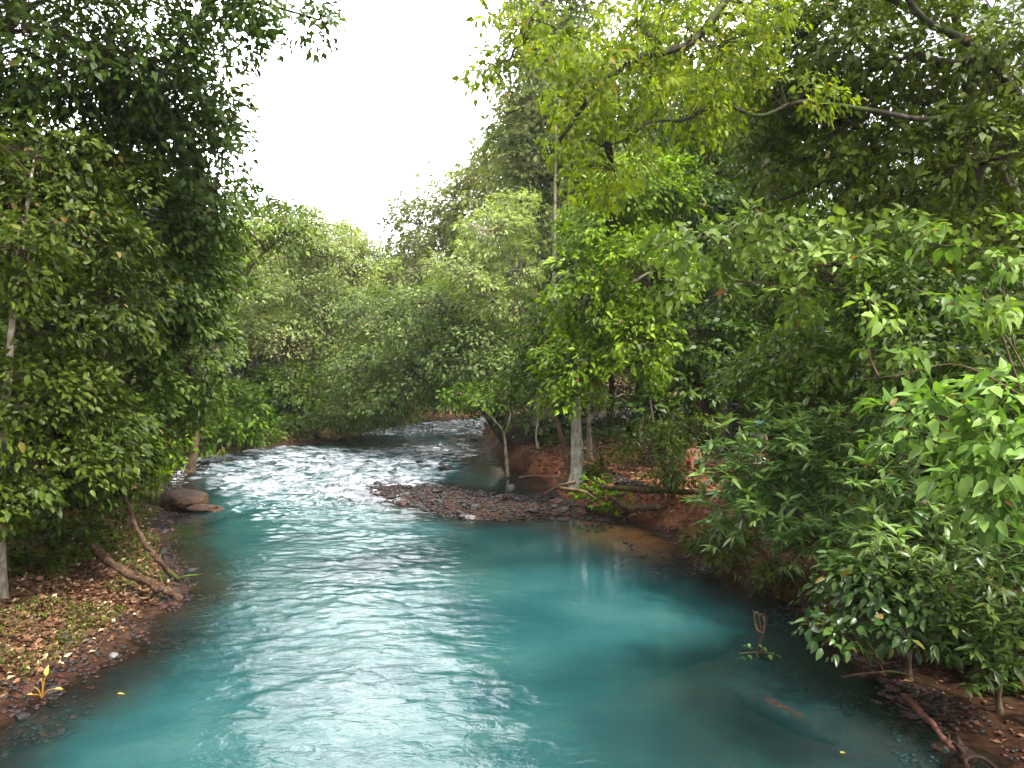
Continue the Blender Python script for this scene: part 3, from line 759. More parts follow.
tree('straight_tree', 'very tall straight pale-trunked tree showing through the canopy', 'tree',
     T((727, 450, 31), (726, 380, 31), (724, 280, 31), (722, 180, 31), (720, 60, 31)), 0.2, [B(700, 30, 31, 90, 60, 3), B(760, 60, 31, 70, 50, 3, .7)], L_OLIVE, BARK_PALE, L=0.28, layers=1.6, rc=0.6, gap=.45)
for lab, bs, r_, bl in [
    ('grey upright tree trunk just west of the big black trunk', [(672, 452, 29), (671, 400, 29), (668, 300, 29), (664, 180, 29)], .1, [B(665, 170, 29, 50, 44, 2)]),
    ('thin pale leaning tree trunk between the slim grey trunk and the black trunk', [(640, 456, 31), (643, 400, 31), (648, 300, 31), (655, 200, 31)], .07, [B(650, 220, 31, 44, 40, 2)]),
    ('pale forest tree trunk glowing in the gap east of the black trunk', [(758, 440, 32), (757, 380, 32), (760, 280, 32), (764, 160, 32)], .13, [B(770, 130, 32, 60, 44, 2.4)]),
    ('tall pale tree trunk hung with vines behind the pale tree', [(549, 448, 40), (550, 380, 40), (554, 260, 40), (556, 120, 40)], .2, [B(560, 100, 40, 50, 50, 3, .7)]),
    ('second vine-hung pale trunk beside the tall one', [(530, 448, 42), (533, 380, 42), (536, 260, 42), (534, 150, 42)], .16, [B(530, 140, 42, 44, 44, 3, .7)])]:
    tree('forest_tree', lab, 'tree', T(*bs), r_, bl, L_OLIVE, BARK_PALE, L=.27, layers=1.5, rc=.6, gap=.45)
tree('drooping_tree', 'low dark tree trailing its lacy branches down to the red earth bank', 'tree',
     T((668, 500, 20.5), (664, 470, 20.5), (655, 430, 20.6), (650, 400, 20.8)), 0.08,
     [B(650, 448, 19.8, 34, 16, .9), B(668, 470, 19.2, 28, 15, .7), B(680, 430, 20.2, 40, 18, 1.0)], L_DARK, BARK_DARK, L=0.16, wd=.32, layers=1.9, rc=0.4, droop=0.7)

tree('canopy_tree', 'large tree whose thick dark limbs and yellow-green leaves spread high over the river', 'tree',
     T((1190, 640, 13.5), (1130, 380, 13.5), (1060, 180, 13.2), (990, 60, 13), (915, 10, 12.8), (880, -90, 12.6)), 0.15,
     [B(545, 45, 11.5, 40, 50, 1.2, .6), B(482, 60, 11.3, 22, 34, .6, .5), B(500, 15, 11.4, 34, 20, .7, .5), B(600, 75, 12, 55, 55, 1.4, .65), B(575, 130, 12.2, 40, 40, 1.2, .8), B(640, 25, 12.5, 60, 50, 1.5), B(680, 100, 12.4, 70, 44, 1.2, .7), B(790, 95, 12.4, 50, 26, .8, .4), B(610, 165, 13, 48, 40, 1.3, .8),
      B(720, 40, 13, 70, 60, 1.8)],
     L_YELLOW, BARK_DARK, L=0.11, wd=0.5, layers=1.7, rc=0.34, hi=True, gap=.42, droop=.6,
     limbs=[([P(1010, 80, 13.1), P(940, 118, 12.9), P(868, 110, 12.8), P(802, 102, 12.8), P(760, 116, 12.7), P(720, 104, 12.6), P(685, 120, 12.5), P(653, 121, 12.4), P(625, 140, 12.3), P(600, 146, 12.3)], 0.05),
            ([P(900, 0, 12.8), P(800, -40, 12.6), P(735, -8, 12.4), P(692, 42, 12.2), P(633, 61, 12), P(592, 96, 11.8), P(560, 140, 11.7)], 0.09),
            ([P(735, -8, 12.4), P(640, -30, 12), P(560, -10, 11.6), P(524, 30, 11.4), P(510, 60, 11.3)], 0.05)])
tree('shady_tree', 'shady deep-green tree with layered leaf sprays next to the yellow-green tree', 'tree',
     T((1100, 600, 15.5), (1080, 400, 15.5), (1020, 220, 15.3), (970, 90, 15), (950, -20, 15)), 0.28,
     [B(800, 60, 15, 80, 60, 2), B(900, 60, 14, 90, 60, 2), B(1000, 50, 13, 80, 70, 2), B(800, 160, 15.5, 70, 44, 1.8, .8), B(890, 170, 14.5, 84, 50, 1.8), B(990, 160, 13, 80, 60, 1.8), B(860, -40, 14, 160, 50, 2.5), B(970, 240, 13.5, 80, 40, 1.5), B(760, 110, 16, 44, 50, 1.5), B(860, 130, 15.2, 70, 40, 1.4), B(930, 110, 14.8, 70, 40, 1.4), B(800, 110, 15.8, 60, 40, 1.4)],
     L_MID, BARK_DARK, L=0.16, wd=0.5, layers=2.3, rc=0.42, gap=.42,
     limbs=[([P(1000, 150, 15.2), P(930, 170, 14.9), P(850, 175, 14.8), P(780, 200, 14.8)], 0.1), ([P(985, 120, 15), P(965, 85, 14.6), P(992, 10, 14.2)], 0.09)])
tree('spray_tree', 'slender tree holding flat light-green leaf sprays out below the thick dark limbs', 'tree',
     T((930, 560, 14), (905, 440, 14), (880, 350, 14), (850, 290, 14), (800, 262, 13.8)), 0.09,
     [B(700, 245, 14, 62, 22, 1.2), B(770, 232, 14, 52, 26, 1.2), B(690, 285, 14.2, 44, 16, 1.0), B(830, 265, 13, 56, 26, 1.2), B(800, 300, 13.5, 40, 20, 1.0), B(880, 235, 13.2, 50, 24, 1.1)],
     L_BROAD, BARK_BROWN, L=0.19, wd=0.5, layers=2.0, rc=0.42, hi=True, gap=.4,
     limbs=[([P(850, 290, 14), P(800, 255, 13.9), P(750, 240, 14), P(690, 238, 14.1), P(650, 250, 14.2)], .03), ([P(850, 290, 14), P(790, 285, 14), P(720, 282, 14.2), P(670, 292, 14.3)], .025)])
tree('arching_shrub', 'arching shrub of bare wands tipped with pale oval leaves beside the broad-leaved bush', 'shrub',
     T((1040, 560, 9), (1030, 440, 9), (1010, 360, 8.8), (985, 290, 8.6)), 0.03,
     [B(955, 232, 8.6, 44, 14, .5, .8), B(940, 305, 8.4, 40, 16, .5, .8), B(985, 300, 8.3, 38, 20, .5, .8), B(900, 350, 8.6, 34, 14, .5, .7), B(870, 310, 8.8, 30, 16, .5, .7), B(1010, 250, 8.2, 30, 30, .5, .7)],
     L_BROAD, BARK_BROWN, L=0.15, wd=0.52, per=9, layers=1.3, rc=0.24, hi=True, stem_name='stem', crown_name='foliage', twig_r=0.005,
     limbs=[([P(1030, 380, 8.7), P(1000, 330, 8.5), P(955, 310, 8.4), P(910, 285, 8.5)], .012), ([P(1030, 400, 8.7), P(960, 365, 8.5), P(900, 375, 8.6), P(860, 380, 8.8)], .012), ([P(1015, 350, 8.7), P(1000, 280, 8.5), P(975, 240, 8.5)], .012)])
for lab, bl, lm, L, stl, base_, kw in [
    ('mid-green bush on the slope below the flat leaf sprays', [B(800, 360, 14.5, 52, 36, 1.3), B(760, 385, 15, 44, 28, 1.2), B(860, 375, 13.5, 60, 40, 1.3)], L_MID, .16, 'spray', (830, 470, 14.6), {}),
    ('dim shrub in the shade above the broad-leaved bush', [B(920, 350, 11, 70, 40, 1.1), B(990, 370, 10.5, 60, 46, 1.0), B(880, 300, 12, 50, 40, 1.2), B(950, 290, 11.5, 70, 44, 1.2)], L_DARK, .15, 'spray', (950, 480, 11), {}),
    ('lance-leaved bush leaning over the pool with its leaves in whorls', [B(745, 470, 13.6, 48, 42, 1.0), B(800, 450, 13, 56, 40, 1.1), B(785, 515, 12.4, 50, 34, .9), B(850, 470, 12.2, 56, 44, 1.0), B(720, 500, 14, 26, 22, .7), B(830, 545, 11.6, 44, 30, .8)], L_LANCE, .21, 'whorl', (835, 575, 13), dict(wd=.25, hi=True, per=18, layers=2.8)),
    ('dark lance-leaved bush between the whorled bush and the broad-leaved bush', [B(900, 470, 10.5, 56, 44, .9), B(905, 540, 10, 56, 36, .8), B(860, 420, 12, 56, 30, .9), B(985, 540, 10, 60, 44, .8), B(1040, 500, 10, 50, 60, .8)], L_LANCE, .2, 'whorl', (930, 600, 10.6), dict(wd=.27, hi=True, per=18)),
    ('bright broad-leaved bush with the biggest pale sunlit leaves of the east bank', [B(940, 415, 7.6, 56, 26, .55), B(995, 400, 7.2, 44, 28, .5), B(985, 450, 7, 46, 26, .45), B(900, 440, 8, 34, 18, .4), B(998, 500, 6.8, 34, 30, .4), B(965, 480, 7, 26, 18, .35), B(1030, 450, 6.8, 40, 50, .5)], L_BROAD, .16, 'spray', (1045, 600, 7.4), dict(wd=.46, hi=True, per=10, layers=2.2, rc=.26, droop=.3)),
    ('glossy dark shrub drooping to the water above the half-sunk log', [B(850, 590, 9.8, 44, 30, .6), B(830, 630, 9.3, 34, 16, .4, .8), B(905, 610, 9.2, 46, 36, .6), B(890, 580, 9.6, 56, 30, .6)], L_GLOSS, .13, 'spray', (910, 660, 9.8), dict(wd=.5, hi=True, per=12, rc=.28)),
    ('dark whorl-leaved shrub on the mud above the reddish fallen pole', [B(960, 620, 8.6, 50, 40, .6), B(1005, 600, 8.4, 40, 50, .6), B(985, 665, 8.2, 34, 22, .4), B(940, 580, 9, 40, 30, .6)], L_GLOSS, .17, 'whorl', (1000, 700, 8.8), dict(wd=.28, hi=True, per=16)),
    ('mossy little bush in the shade under the lance-leaved bush', [B(730, 545, 14.6, 44, 22, .7), B(775, 575, 13.6, 30, 16, .5)], L_DARK, .12, 'spray', (745, 568, 15), {}),
    ('small fresh green plant at the foot of the undercut earth bank', [B(612, 500, 20.6, 20, 12, .4), B(590, 490, 21.6, 22, 8, .4)], L_BRIGHT, .14, 'whorl', (606, 512, 21), {}),
    ('tuft of green fronds beside the thick whitish trunk', [B(604, 470, 23, 16, 14, .4)], L_MID, .2, 'whorl', (604, 482, 23), dict(wd=.25)),
    ]:
    kk = dict(wd=.42, per=14, layers=2.5, rc=L * 2.3, droop=.45, gap=.36); kk.update(kw)
    tree('bush', lab, 'bush', T(base_, (base_[0] - 4, base_[1] - 30, base_[2]), tuple([bl[0][0][0] * F / base_[2] + 512, 374 - (bl[0][0][2] - 4) * F / base_[2], base_[2]])), 0.03, bl, lm, TWIG, L=L,
         style=stl, stem_name='stem', crown_name='foliage', twig_r=0.005, **kk)

# ---- the forest behind: a few kinds grown once, then copied
def kind_tree(seed, lm, bark, H=14.0, wide=3.6, low=0.3):
    rs = np.random.default_rng(seed)
    tr = [np.array([0, 0, -0.5]), np.array([rs.normal(0, .2), rs.normal(0, .2), H * .35]), np.array([rs.normal(0, .5), rs.normal(0, .5), H * .7]), np.array([rs.normal(0, .6), rs.normal(0, .6), H * .93])]
    bl = []
    for k in range(9):
        h = H * (low + (0.95 - low) * (k + .5) / 9)
        prof = math.sin(math.pi * min(1, max(0.12, (h / H - low + .12) / (1.12 - low)))) ** 0.6
        a = k * 2.4 + rs.random()
        o_ = wide * 0.55 * prof
        bl.append((np.array([math.cos(a) * o_, math.sin(a) * o_, h]), np.array([wide * .6 * prof, wide * .6 * prof, H * .1]), 1.0))
    return tree('forest_tree', 'x', 'tree', tr, 0.24, bl, lm, bark, L=0.27, wd=.5, per=18, layers=1.7, rc=0.75, gap=.38, twig_r=.02)

protos = [kind_tree(1, L_MID, BARK_BROWN), kind_tree(2, L_OLIVE, BARK_PALE, wide=4.2), kind_tree(3, L_DARK, BARK_DARK, low=.15), kind_tree(4, L_GREY, BARK_PALE, wide=4.4, low=.25), kind_tree(5, L_BRIGHT, BARK_BROWN, wide=3.4, low=.2)]
LOOK = ['mid-green rounded forest tree', 'olive-brown airy forest tree', 'dark bushy forest tree', 'grey-green wide forest tree', 'fresh green narrow forest tree']
used = [False] * 5
def place(px, Y, top, k, where, squash=1.0):
    p = P(px, 400, Y); x = p[0]
    s = float(sdist([x], [Y], poly)[0])
    if s < 1.5:
        Y += 14; x = P(px, 400, Y)[0]
        if float(sdist([x], [Y], poly)[0]) < 1.0: return
    z = gz(x, Y); H = P(px, top, Y)[2] - z
    if H < 3: return
    o = protos[k] if not used[k] else copy_tree(protos[k])
    used[k] = True
    sc = H / 14.0
    o.location = (x, Y, z); o.rotation_euler = (0, 0, rng.random() * 6.28)
    wv_ = max(0.75, min(1.6, sc ** 0.6)) * squash
    o.scale = (wv_, wv_, sc)
    tag(o, f'{LOOK[k]} crowded {where}', 'tree', f'{LOOK[k]}s {where}')

W1, W2, W3, W4, W5 = 'behind the leafy west bank', 'beyond the river bend', 'on the hill far upstream', 'behind the big black trunk', 'in the shade behind the lance-leaved bush'
for a in [(-70, 20, 90, 2, W1), (-10, 22, 130, 0, W1), (50, 20, 150, 2, W1), (95, 26, 175, 0, W1), (150, 28, 185, 2, W1), (30, 30, 150, 3, W1), (185, 34, 205, 0, W1), (120, 36, 170, 2, W1), (205, 42, 215, 3, W1),
          (225, 46, 215, 1, W2), (250, 58, 200, 1, W2), (285, 60, 205, 0, W2), (318, 64, 212, 1, W2), (345, 68, 222, 3, W2), (240, 50, 330, 2, W2), (290, 54, 350, 2, W2), (338, 57, 330, 2, W2), (372, 66, 300, 0, W2), (365, 74, 245, 3, W2),
          (395, 80, 240, 0, W2), (420, 76, 225, 3, W2), (445, 84, 215, 2, W2), (400, 70, 330, 2, W2), (435, 72, 330, 2, W2), (470, 74, 250, 3, W2),
          (505, 56, 170, 3, W2), (525, 60, 110, 1, W2), (500, 52, 300, 2, W2), (540, 50, 330, 2, W2), (480, 66, 330, 2, W2),
          (570, 50, 40, 1, W4), (600, 44, 10, 3, W4), (560, 38, 300, 2, W4), (610, 38, 320, 0, W4), (640, 46, 60, 1, W4), (665, 36, 120, 2, W4), (700, 42, 60, 0, W4), (735, 46, 110, 1, W4), (760, 36, 180, 2, W4), (795, 40, 140, 0, W4), (690, 42, 330, 2, W4), (640, 44, 380, 2, W4),
          (830, 30, 150, 2, W5), (870, 26, 190, 0, W5), (905, 32, 120, 2, W5), (945, 24, 180, 2, W5), (985, 28, 110, 0, W5), (1030, 22, 100, 2, W5), (1080, 24, 60, 0, W5), (780, 30, 330, 2, W5), (840, 22, 320, 2, W5), (900, 20, 330, 2, W5), (960, 18, 300, 2, W5), (1060, 14.5, 330, 2, W5), (1000, 15, 380, 2, W5), (905, 17, 400, 2, W5), (820, 19, 400, 2, W5)]:
    place(*a)
for i, px in enumerate(range(-160, 1200, 62)):
    place(px, 92 + 14 * (i % 3), 262 + 14 * ((i * 7) % 5), (i * 3) % 5 if i % 2 else 3, W3, 1.3)
for k in range(5):
    if not used[k]: print('unused kind', k)

# ------------------------------------------------------------------ humid air over the river
hm, ht, ho = new_mat('haze')
pv = N(ht, 'ShaderNodeVolumePrincipled', Density=0.00028, Anisotropy=0.35)
pv.inputs['Color'].default_value = (0.93, 0.96, 0.95, 1)
ht.links.new(pv.outputs[0], ho.inputs['Volume'])
hb = MB()
hb.add(np.array([[x, y, z] for z in (-4.0, 75.0) for x, y in ((-720, -320), (720, -320), (720, 1520), (-720, 1520))]), [np.array([[0, 3, 2, 1], [4, 5, 6, 7], [0, 1, 5, 4], [1, 2, 6, 5], [2, 3, 7, 6], [3, 0, 4, 7]])])
tag(hb.build('haze', hm, smooth=False), kind='stuff')
cy.volume_bounces = 0

# ------------------------------------------------------------------ rocks
def rock_mat(name, a, b, c, rough=0.35):
    m, t, o = new_mat(name)
    g = N(t, 'ShaderNodeTexCoord')
    n = N(t, 'ShaderNodeTexNoise', Scale=3.0, Detail=7.0, Roughness=0.65); t.links.new(g.outputs['Object'], n.inputs[0])
    k = ramp(t, [(0.32, a), (0.52, b), (0.72, c)], n.outputs[0])
    pr = N(t, 'ShaderNodeBsdfPrincipled', Roughness=rough); pr.inputs['Specular IOR Level'].default_value = 0.2; t.links.new(k, pr.inputs['Base Color'])
    bp = N(t, 'ShaderNodeBump', Strength=0.4, Distance=0.05); t.links.new(n.outputs[0], bp.inputs['Height']); t.links.new(bp.outputs[0], pr.inputs['Normal'])
    t.links.new(pr.outputs[0], o.inputs[0])
    return m
ROCK_DARK = rock_mat('wet dark stone', (0.007, 0.006, 0.006), (0.016, 0.013, 0.012), (0.04, 0.031, 0.029), 0.42)
ROCK_RUST = rock_mat('rusty stone', (0.014, 0.006, 0.004), (0.036, 0.012, 0.008), (0.085, 0.034, 0.02), 0.5)
ROCK_PALE = rock_mat('pale stone', (0.05, 0.045, 0.043), (0.13, 0.12, 0.115), (0.3, 0.285, 0.28), 0.6)
ROCK_BROWN = rock_mat('brown boulder', (0.012, 0.007, 0.004), (0.032, 0.016, 0.008), (0.085, 0.046, 0.025), 0.7)

def rock_geo(seed, sub=3, flat=0.65, rough_=0.35):
    bm = bmesh.new()
    bmesh.ops.create_icosphere(bm, subdivisions=sub, radius=1.0)
    v = np.array([x.co for x in bm.verts]); f = np.array([[x.index for x in p.verts] for p in bm.faces]); bm.free()
    n = unit(v)
    d = 1 + rough_ * (vn3(n * 1.4 + seed * 5.3, seed) - .5) * 2 + rough_ * 0.35 * (vn3(n * 3.7 + seed, seed + 3) - .5) * 2 + rough_ * .12 * (vn3(n * 9 + seed, seed + 9) - .5) * 2
    for k in range(5):                                      # a few broken faces
        c = unit(np.random.default_rng(seed * 10 + k).normal(size=3)); h = 0.72
        t_ = (v * d[:, None]) @ c
        d = np.where(t_ > h, d * h / np.maximum(t_, 1e-6) * .6 + d * .4, d)
    v = v * d[:, None]; v[:, 2] *= flat
    return v, f
RV = [rock_geo(s) for s in range(6)]
def rock_mesh(k, mat):
    b = MB(); b.add(RV[k][0], [RV[k][1]])
    me = b.build('stone', mat).data
    bpy.data.objects.remove(bpy.data.objects[[o.name for o in bpy.data.objects if o.data == me][0]])
    return me
RM = {(k, m.name): rock_mesh(k, m) for k in range(6) for m in (ROCK_DARK, ROCK_RUST)}
def rock(x, y, r, mat, name, label, group=None, sink=0.35, asp=None, cat='stone'):
    k = int(rng.integers(0, 6))
    o = link(name, RM[(k, mat.name)])
    z = max(gz(x, y), -0.02 if name == 'rapids_stone' else -0.12)
    a = asp or (0.8 + .6 * rng.random(), 0.8 + .4 * rng.random(), .75 + .4 * rng.random())
    o.scale = (r * a[0], r * a[1], r * a[2])
    o.location = (x, y, z + r * a[2] * 0.65 * (1 - 2 * sink) + 0.0)
    o.rotation_euler = (rng.normal(0, .15), rng.normal(0, .15), rng.random() * 6.28)
    return tag(o, label, cat, group)

# gravel bar: the larger stones one by one, the small gravel as one mass
n_ = 0; tries = 0
xs_ = [p[0] for p in ISLAND]; ys_ = [p[1] for p in ISLAND]
while n_ < 190 and tries < 6000:
    tries += 1
    x = random.uniform(min(xs_) - .6, max(xs_) + .4); y = random.uniform(min(ys_) - .3, max(ys_) + .3)
    if float(sdist([x], [y], ISLAND)[0]) > 0.25: continue
    r = 0.05 + 0.12 * random.random() ** 2.5
    m = ROCK_RUST if random.random() < .14 else ROCK_DARK
    rock(x, y, r, m, 'stone', 'small rust-brown stone on the gravel bar' if m is ROCK_RUST else 'small wet dark stone on the gravel bar', 'rusty bar stones' if m is ROCK_RUST else 'dark bar stones')
    n_ += 1
b = MB(); cnt = 0
sm = rock_geo(3, 1)
for k in range(9000):
    x = random.uniform(min(xs_) - .8, max(xs_) + 1.2); y = random.uniform(min(ys_) - .5, max(ys_) + .6)
    if float(sdist([x], [y], ISLAND)[0]) > 0.35: continue
    z = gz(x, y)
    if z < -0.06: continue
    r = 0.025 + 0.05 * random.random() ** 2
    a = random.random() * 6.28; ca, sa = math.cos(a), math.sin(a)
    v = sm[0] * np.array([r * 1.3, r, r * .8]); v = np.stack([v[:, 0] * ca - v[:, 1] * sa, v[:, 0] * sa + v[:, 1] * ca, v[:, 2]], 1)
    b.add(v + np.array([x, y, z + r * .3]), [sm[1]], 0 if random.random() < .82 else 1)
    cnt += 1
    if cnt > 3200: break
tag(b.build('gravel', [ROCK_DARK, ROCK_RUST]), kind='stuff')
# small gravel along the wet edges of both banks
b = MB()
def edge_gravel(n, xr, yr, lim):
    x = rng.uniform(*xr, n); y = rng.uniform(*yr, n); s_ = sdist(x, y, poly); z = terrain(x, y)
    k = (z > -.14) & (z < .16) & (s_ > -1.1) & (s_ < .8) & (fbm(x * 1.6, y * 1.6, 61) > lim)
    for X, Y_, Z in zip(x[k], y[k], z[k]):
        r = .012 + .035 * random.random() ** 2.5
        a = random.random() * 6.28; ca, sa = math.cos(a), math.sin(a)
        v = sm[0] * np.array([r * 1.3, r, r * .75]); v = np.stack([v[:, 0] * ca - v[:, 1] * sa, v[:, 0] * sa + v[:, 1] * ca, v[:, 2]], 1)
        b.add(v + np.array([X, Y_, Z + r * .25]), [sm[1]], 0 if random.random() < .65 else 1)
edge_gravel(26000, (-10.5, -3.8), (6.5, 22), .42)
edge_gravel(9000, (3.0, 7), (7, 13), .45)
edge_gravel(9000, (.8, 5), (15, 21), .5)
tag(b.build('pebbles', [ROCK_DARK, ROCK_RUST]), kind='stuff')
# stones breaking the rapids
spots = [(395, 478), (300, 484), (290, 483), (305, 478), (283, 488), (245, 487), (268, 481), (345, 476), (325, 480), (350, 481), (205, 466), (222, 467), (270, 468), (330, 470), (262, 474), (315, 473), (420, 462), (447, 460), (452, 455),
         (430, 463), (441, 466), (455, 448), (462, 441), (470, 436), (440, 436), (458, 432), (475, 440), (465, 452), (428, 470), (410, 475), (448, 470), (380, 463), (232, 478), (360, 470), (395, 471), (300, 462)]
for px, py in spots[::2]:
    p = G(px, py)
    rock(p[0], p[1], 0.12 + .17 * random.random(), ROCK_DARK, 'rapids_stone', 'dark stone poking out of the white rapids' if p[0] < -3.6 else 'flat black stone in the shallows upstream of the gravel bar',
         'stones in the rapids' if p[0] < -3.6 else 'stones in the shallows', 0.3, (1.3, .9, .8))
def big_rock(name, label, px, py, Y, s, mat, seed, flat=.7, rot=0, sink=.2):
    v, f = rock_geo(seed, 4, flat, .3)
    b = MB(); b.add(v, [f]); o = b.build(name, mat)
    p = P(px, py, Y); o.location = (p[0], p[1], max(-.05, gz(p[0], p[1])) + s[2] * flat * (1 - 2 * sink)); o.scale = s; o.rotation_euler = (0, 0, rot)
    return tag(o, label, 'rock')
big_rock('boulder', 'large smooth brown boulder at the water edge below the rapids', 184, 504, 22.3, (.72, .7, .5), ROCK_BROWN, 31, sink=.18)
big_rock('boulder', 'low flat brown rock trailing from the large boulder into the water', 206, 511, 21.9, (.5, .36, .2), ROCK_BROWN, 32, sink=.2)
big_rock('rock', 'pale grey rock on the front edge of the gravel bar', 470, 514, 20.6, (.2, .15, .2), ROCK_PALE, 37, .4, sink=.28)
big_rock('rock', 'pale grey rock standing in the dark side pool', 511, 490, 25.4, (.13, .11, .16), ROCK_PALE, 34, 1.0, sink=.15)
big_rock('rock', 'small white stone at the waterline below the leaf-covered bank', 113, 656, 10.6, (.06, .05, .05), ROCK_PALE, 35, 1.0)
# shoreline cobbles on the west bank
for k in range(110):
    t_ = random.random(); q = LEFT[1:9]
    i = min(int(t_ * 7), 6); f_ = t_ * 7 - i
    x = q[i][0] * (1 - f_) + q[i + 1][0] * f_ + random.gauss(-.25, .28); y = q[i][1] * (1 - f_) + q[i + 1][1] * f_ + random.gauss(0, .1)
    rock(x, y, .035 + .06 * random.random() ** 2, ROCK_DARK if random.random() < .6 else ROCK_RUST, 'cobble', 'small cobble at the waterline of the leaf-covered bank', 'shoreline cobbles')

# ------------------------------------------------------------------ litter, moss tufts and grass on the banks
LITTER = leaf_mat('fallen leaf', (0.035, 0.016, 0.008), (0.2, 0.105, 0.055), old=(0.4, 0.3, 0.18), trans=0.1, rough=0.5, tint=(1, .8, .5), oldp=.95)
GRASS = leaf_mat('bank grass', (0.05, 0.08, 0.012), (0.17, 0.19, 0.03), trans=0.4)
MOSS = leaf_mat('bank moss', (0.035, 0.055, 0.008), (0.13, 0.165, 0.022), trans=0.2, rough=.7)
def scatter(n, xr, yr, ok):
    x = rng.uniform(*xr, n); y = rng.uniform(*yr, n)
    s = sdist(x, y, poly); k = ok(x, y, s)
    x, y = x[k], y[k]
    return np.stack([x, y, terrain(x, y)], 1)
def lay(pts, mb, L, wd, upn=.35, rise=.1, hi=False):
    n = len(pts); az = rng.random(n) * 6.283
    d = np.stack([np.cos(az), np.sin(az), rng.normal(rise, .2, n)], 1)
    leaves(mb, pts + np.array([0, 0, .015]), d, np.array([0, 0, 1.0]) + rng.normal(0, upn, (n, 3)), L * (.5 + rng.random(n)), wd, hi, 0, np.where(rng.random(n) < .06, .97, rng.random(n) * .9))
b = MB()
lay(scatter(110000, (-14, -4), (6, 22), lambda x, y, s: (s > .2 + .5 * rng.random(len(x))) & (s < 7) & (x < -2) & (rng.random(len(x)) < .95)), b, .085, .55, .6, .25)
lay(scatter(50000, (.5, 14), (17, 36), lambda x, y, s: (s > .3) & (s < 9) & (x > .5) & (rng.random(len(x)) < .55)), b, .14, .5)
lay(scatter(16000, (3.5, 9), (6.5, 13), lambda x, y, s: (s > .15) & (s < 4) & (rng.random(len(x)) < .12)), b, .07, .5, .5, .2)
tag(b.build('leaf_litter', LITTER, rnd=True), kind='stuff')
b = MB()
pt = scatter(260000, (-14, -4), (7, 24), lambda x, y, s: (s > .5) & (s < 5) & (x < -2) & (fbm(x * 1.5, y * 1.5, 77) > .5))
n = len(pt); az = rng.random(n) * 6.283
leaves(b, pt + np.array([0, 0, .05]) * rng.random((n, 1)), np.stack([np.cos(az) * .7, np.sin(az) * .7, .4 + rng.random(n)], 1), np.stack([np.cos(az), np.sin(az), np.ones(n)], 1), .015 + .03 * rng.random(n), .5, False, 0, rng.random(n) * .9)
tag(b.build('moss', MOSS, rnd=True), kind='stuff')
b = MB()
pt = scatter(26000, (-14, -6), (13, 24), lambda x, y, s: (s > .25) & (s < 2.6) & (fbm(x * .9, y * .9, 71) > .42))
pt2 = scatter(12000, (.8, 8), (18, 26), lambda x, y, s: (s > .3) & (s < 1.4) & (fbm(x * 1.1, y * 1.1, 72) > .55))
pt = np.vstack([pt, pt2]); n = len(pt); az = rng.random(n) * 6.283
leaves(b, pt, np.stack([np.cos(az) * .6, np.sin(az) * .6, .6 + rng.random(n)], 1), np.stack([np.cos(az), np.sin(az), np.zeros(n)], 1), (.05 + .09 * rng.random(n)), .14, False, 0, rng.random(n) * .9)
tag(b.build('grass', GRASS, rnd=True), kind='stuff')

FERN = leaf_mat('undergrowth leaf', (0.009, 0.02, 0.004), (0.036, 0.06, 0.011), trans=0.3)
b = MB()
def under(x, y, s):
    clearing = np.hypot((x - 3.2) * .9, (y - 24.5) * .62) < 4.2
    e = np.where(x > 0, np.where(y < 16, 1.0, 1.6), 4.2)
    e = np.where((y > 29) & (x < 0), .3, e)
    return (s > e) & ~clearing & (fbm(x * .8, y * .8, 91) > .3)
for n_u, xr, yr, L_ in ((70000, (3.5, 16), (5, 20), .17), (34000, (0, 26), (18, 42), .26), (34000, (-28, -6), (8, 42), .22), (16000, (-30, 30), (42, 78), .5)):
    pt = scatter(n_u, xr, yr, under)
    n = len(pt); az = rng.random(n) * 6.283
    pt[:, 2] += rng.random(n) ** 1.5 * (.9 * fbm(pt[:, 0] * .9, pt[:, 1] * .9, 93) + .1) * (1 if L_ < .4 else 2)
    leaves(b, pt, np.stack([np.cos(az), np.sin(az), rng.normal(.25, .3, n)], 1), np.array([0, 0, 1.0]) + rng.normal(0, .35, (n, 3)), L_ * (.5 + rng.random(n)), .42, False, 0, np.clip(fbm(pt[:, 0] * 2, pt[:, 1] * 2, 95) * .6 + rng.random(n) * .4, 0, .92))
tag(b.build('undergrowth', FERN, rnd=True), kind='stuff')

# ------------------------------------------------------------------ dead wood
def wood(name, label, pts, r0, r1, mat, cat='log', sides=9, kids=()):
    pts = np.array(pts, float); base = pts[0].copy()
    o = empty(name, tuple(base), label, cat)
    q, rr = spline(pts, np.linspace(r0, r1, len(pts)), 9)
    j = rng.normal(0, .35, q.shape) * rr[:, None]; j[0] = j[-1] = 0
    q = q + (j + np.roll(j, 1, 0) + np.roll(j, -1, 0)) / 3
    rr = rr * (1 + .32 * (vn(np.arange(len(rr)) * .45, np.full(len(rr), r0 * 900)) - .5) + .12 * rng.normal(size=len(rr)))
    rr[-1] *= .45; rr[0] *= .6
    b = MB(); b.tube(q - base, rr, sides + 3, smooth_n=1, wob=.3)
    for kk in range(3):                                     # broken stubs
        i0 = int(rng.integers(3, len(q) - 3)); e = unit(rng.normal(size=3) + np.array([0, 0, .8])) * r0 * rng.uniform(1.6, 3.2)
        b.tube(np.array([q[i0], q[i0] + e * .6, q[i0] + e]) - base, np.array([.42, .3, .16]) * rr[i0], 6, smooth_n=3, wob=.3)
    b; b.build('stem', mat, o)
    for kp, ka, kb in kids:
        kp = np.array(kp, float); b = MB(); b.tube(kp - base, np.linspace(ka, kb, len(kp)), 6, smooth_n=5, wob=.2); b.build('branch', mat, o)
    return o
def on(px, py, z): return G(px, py, z)
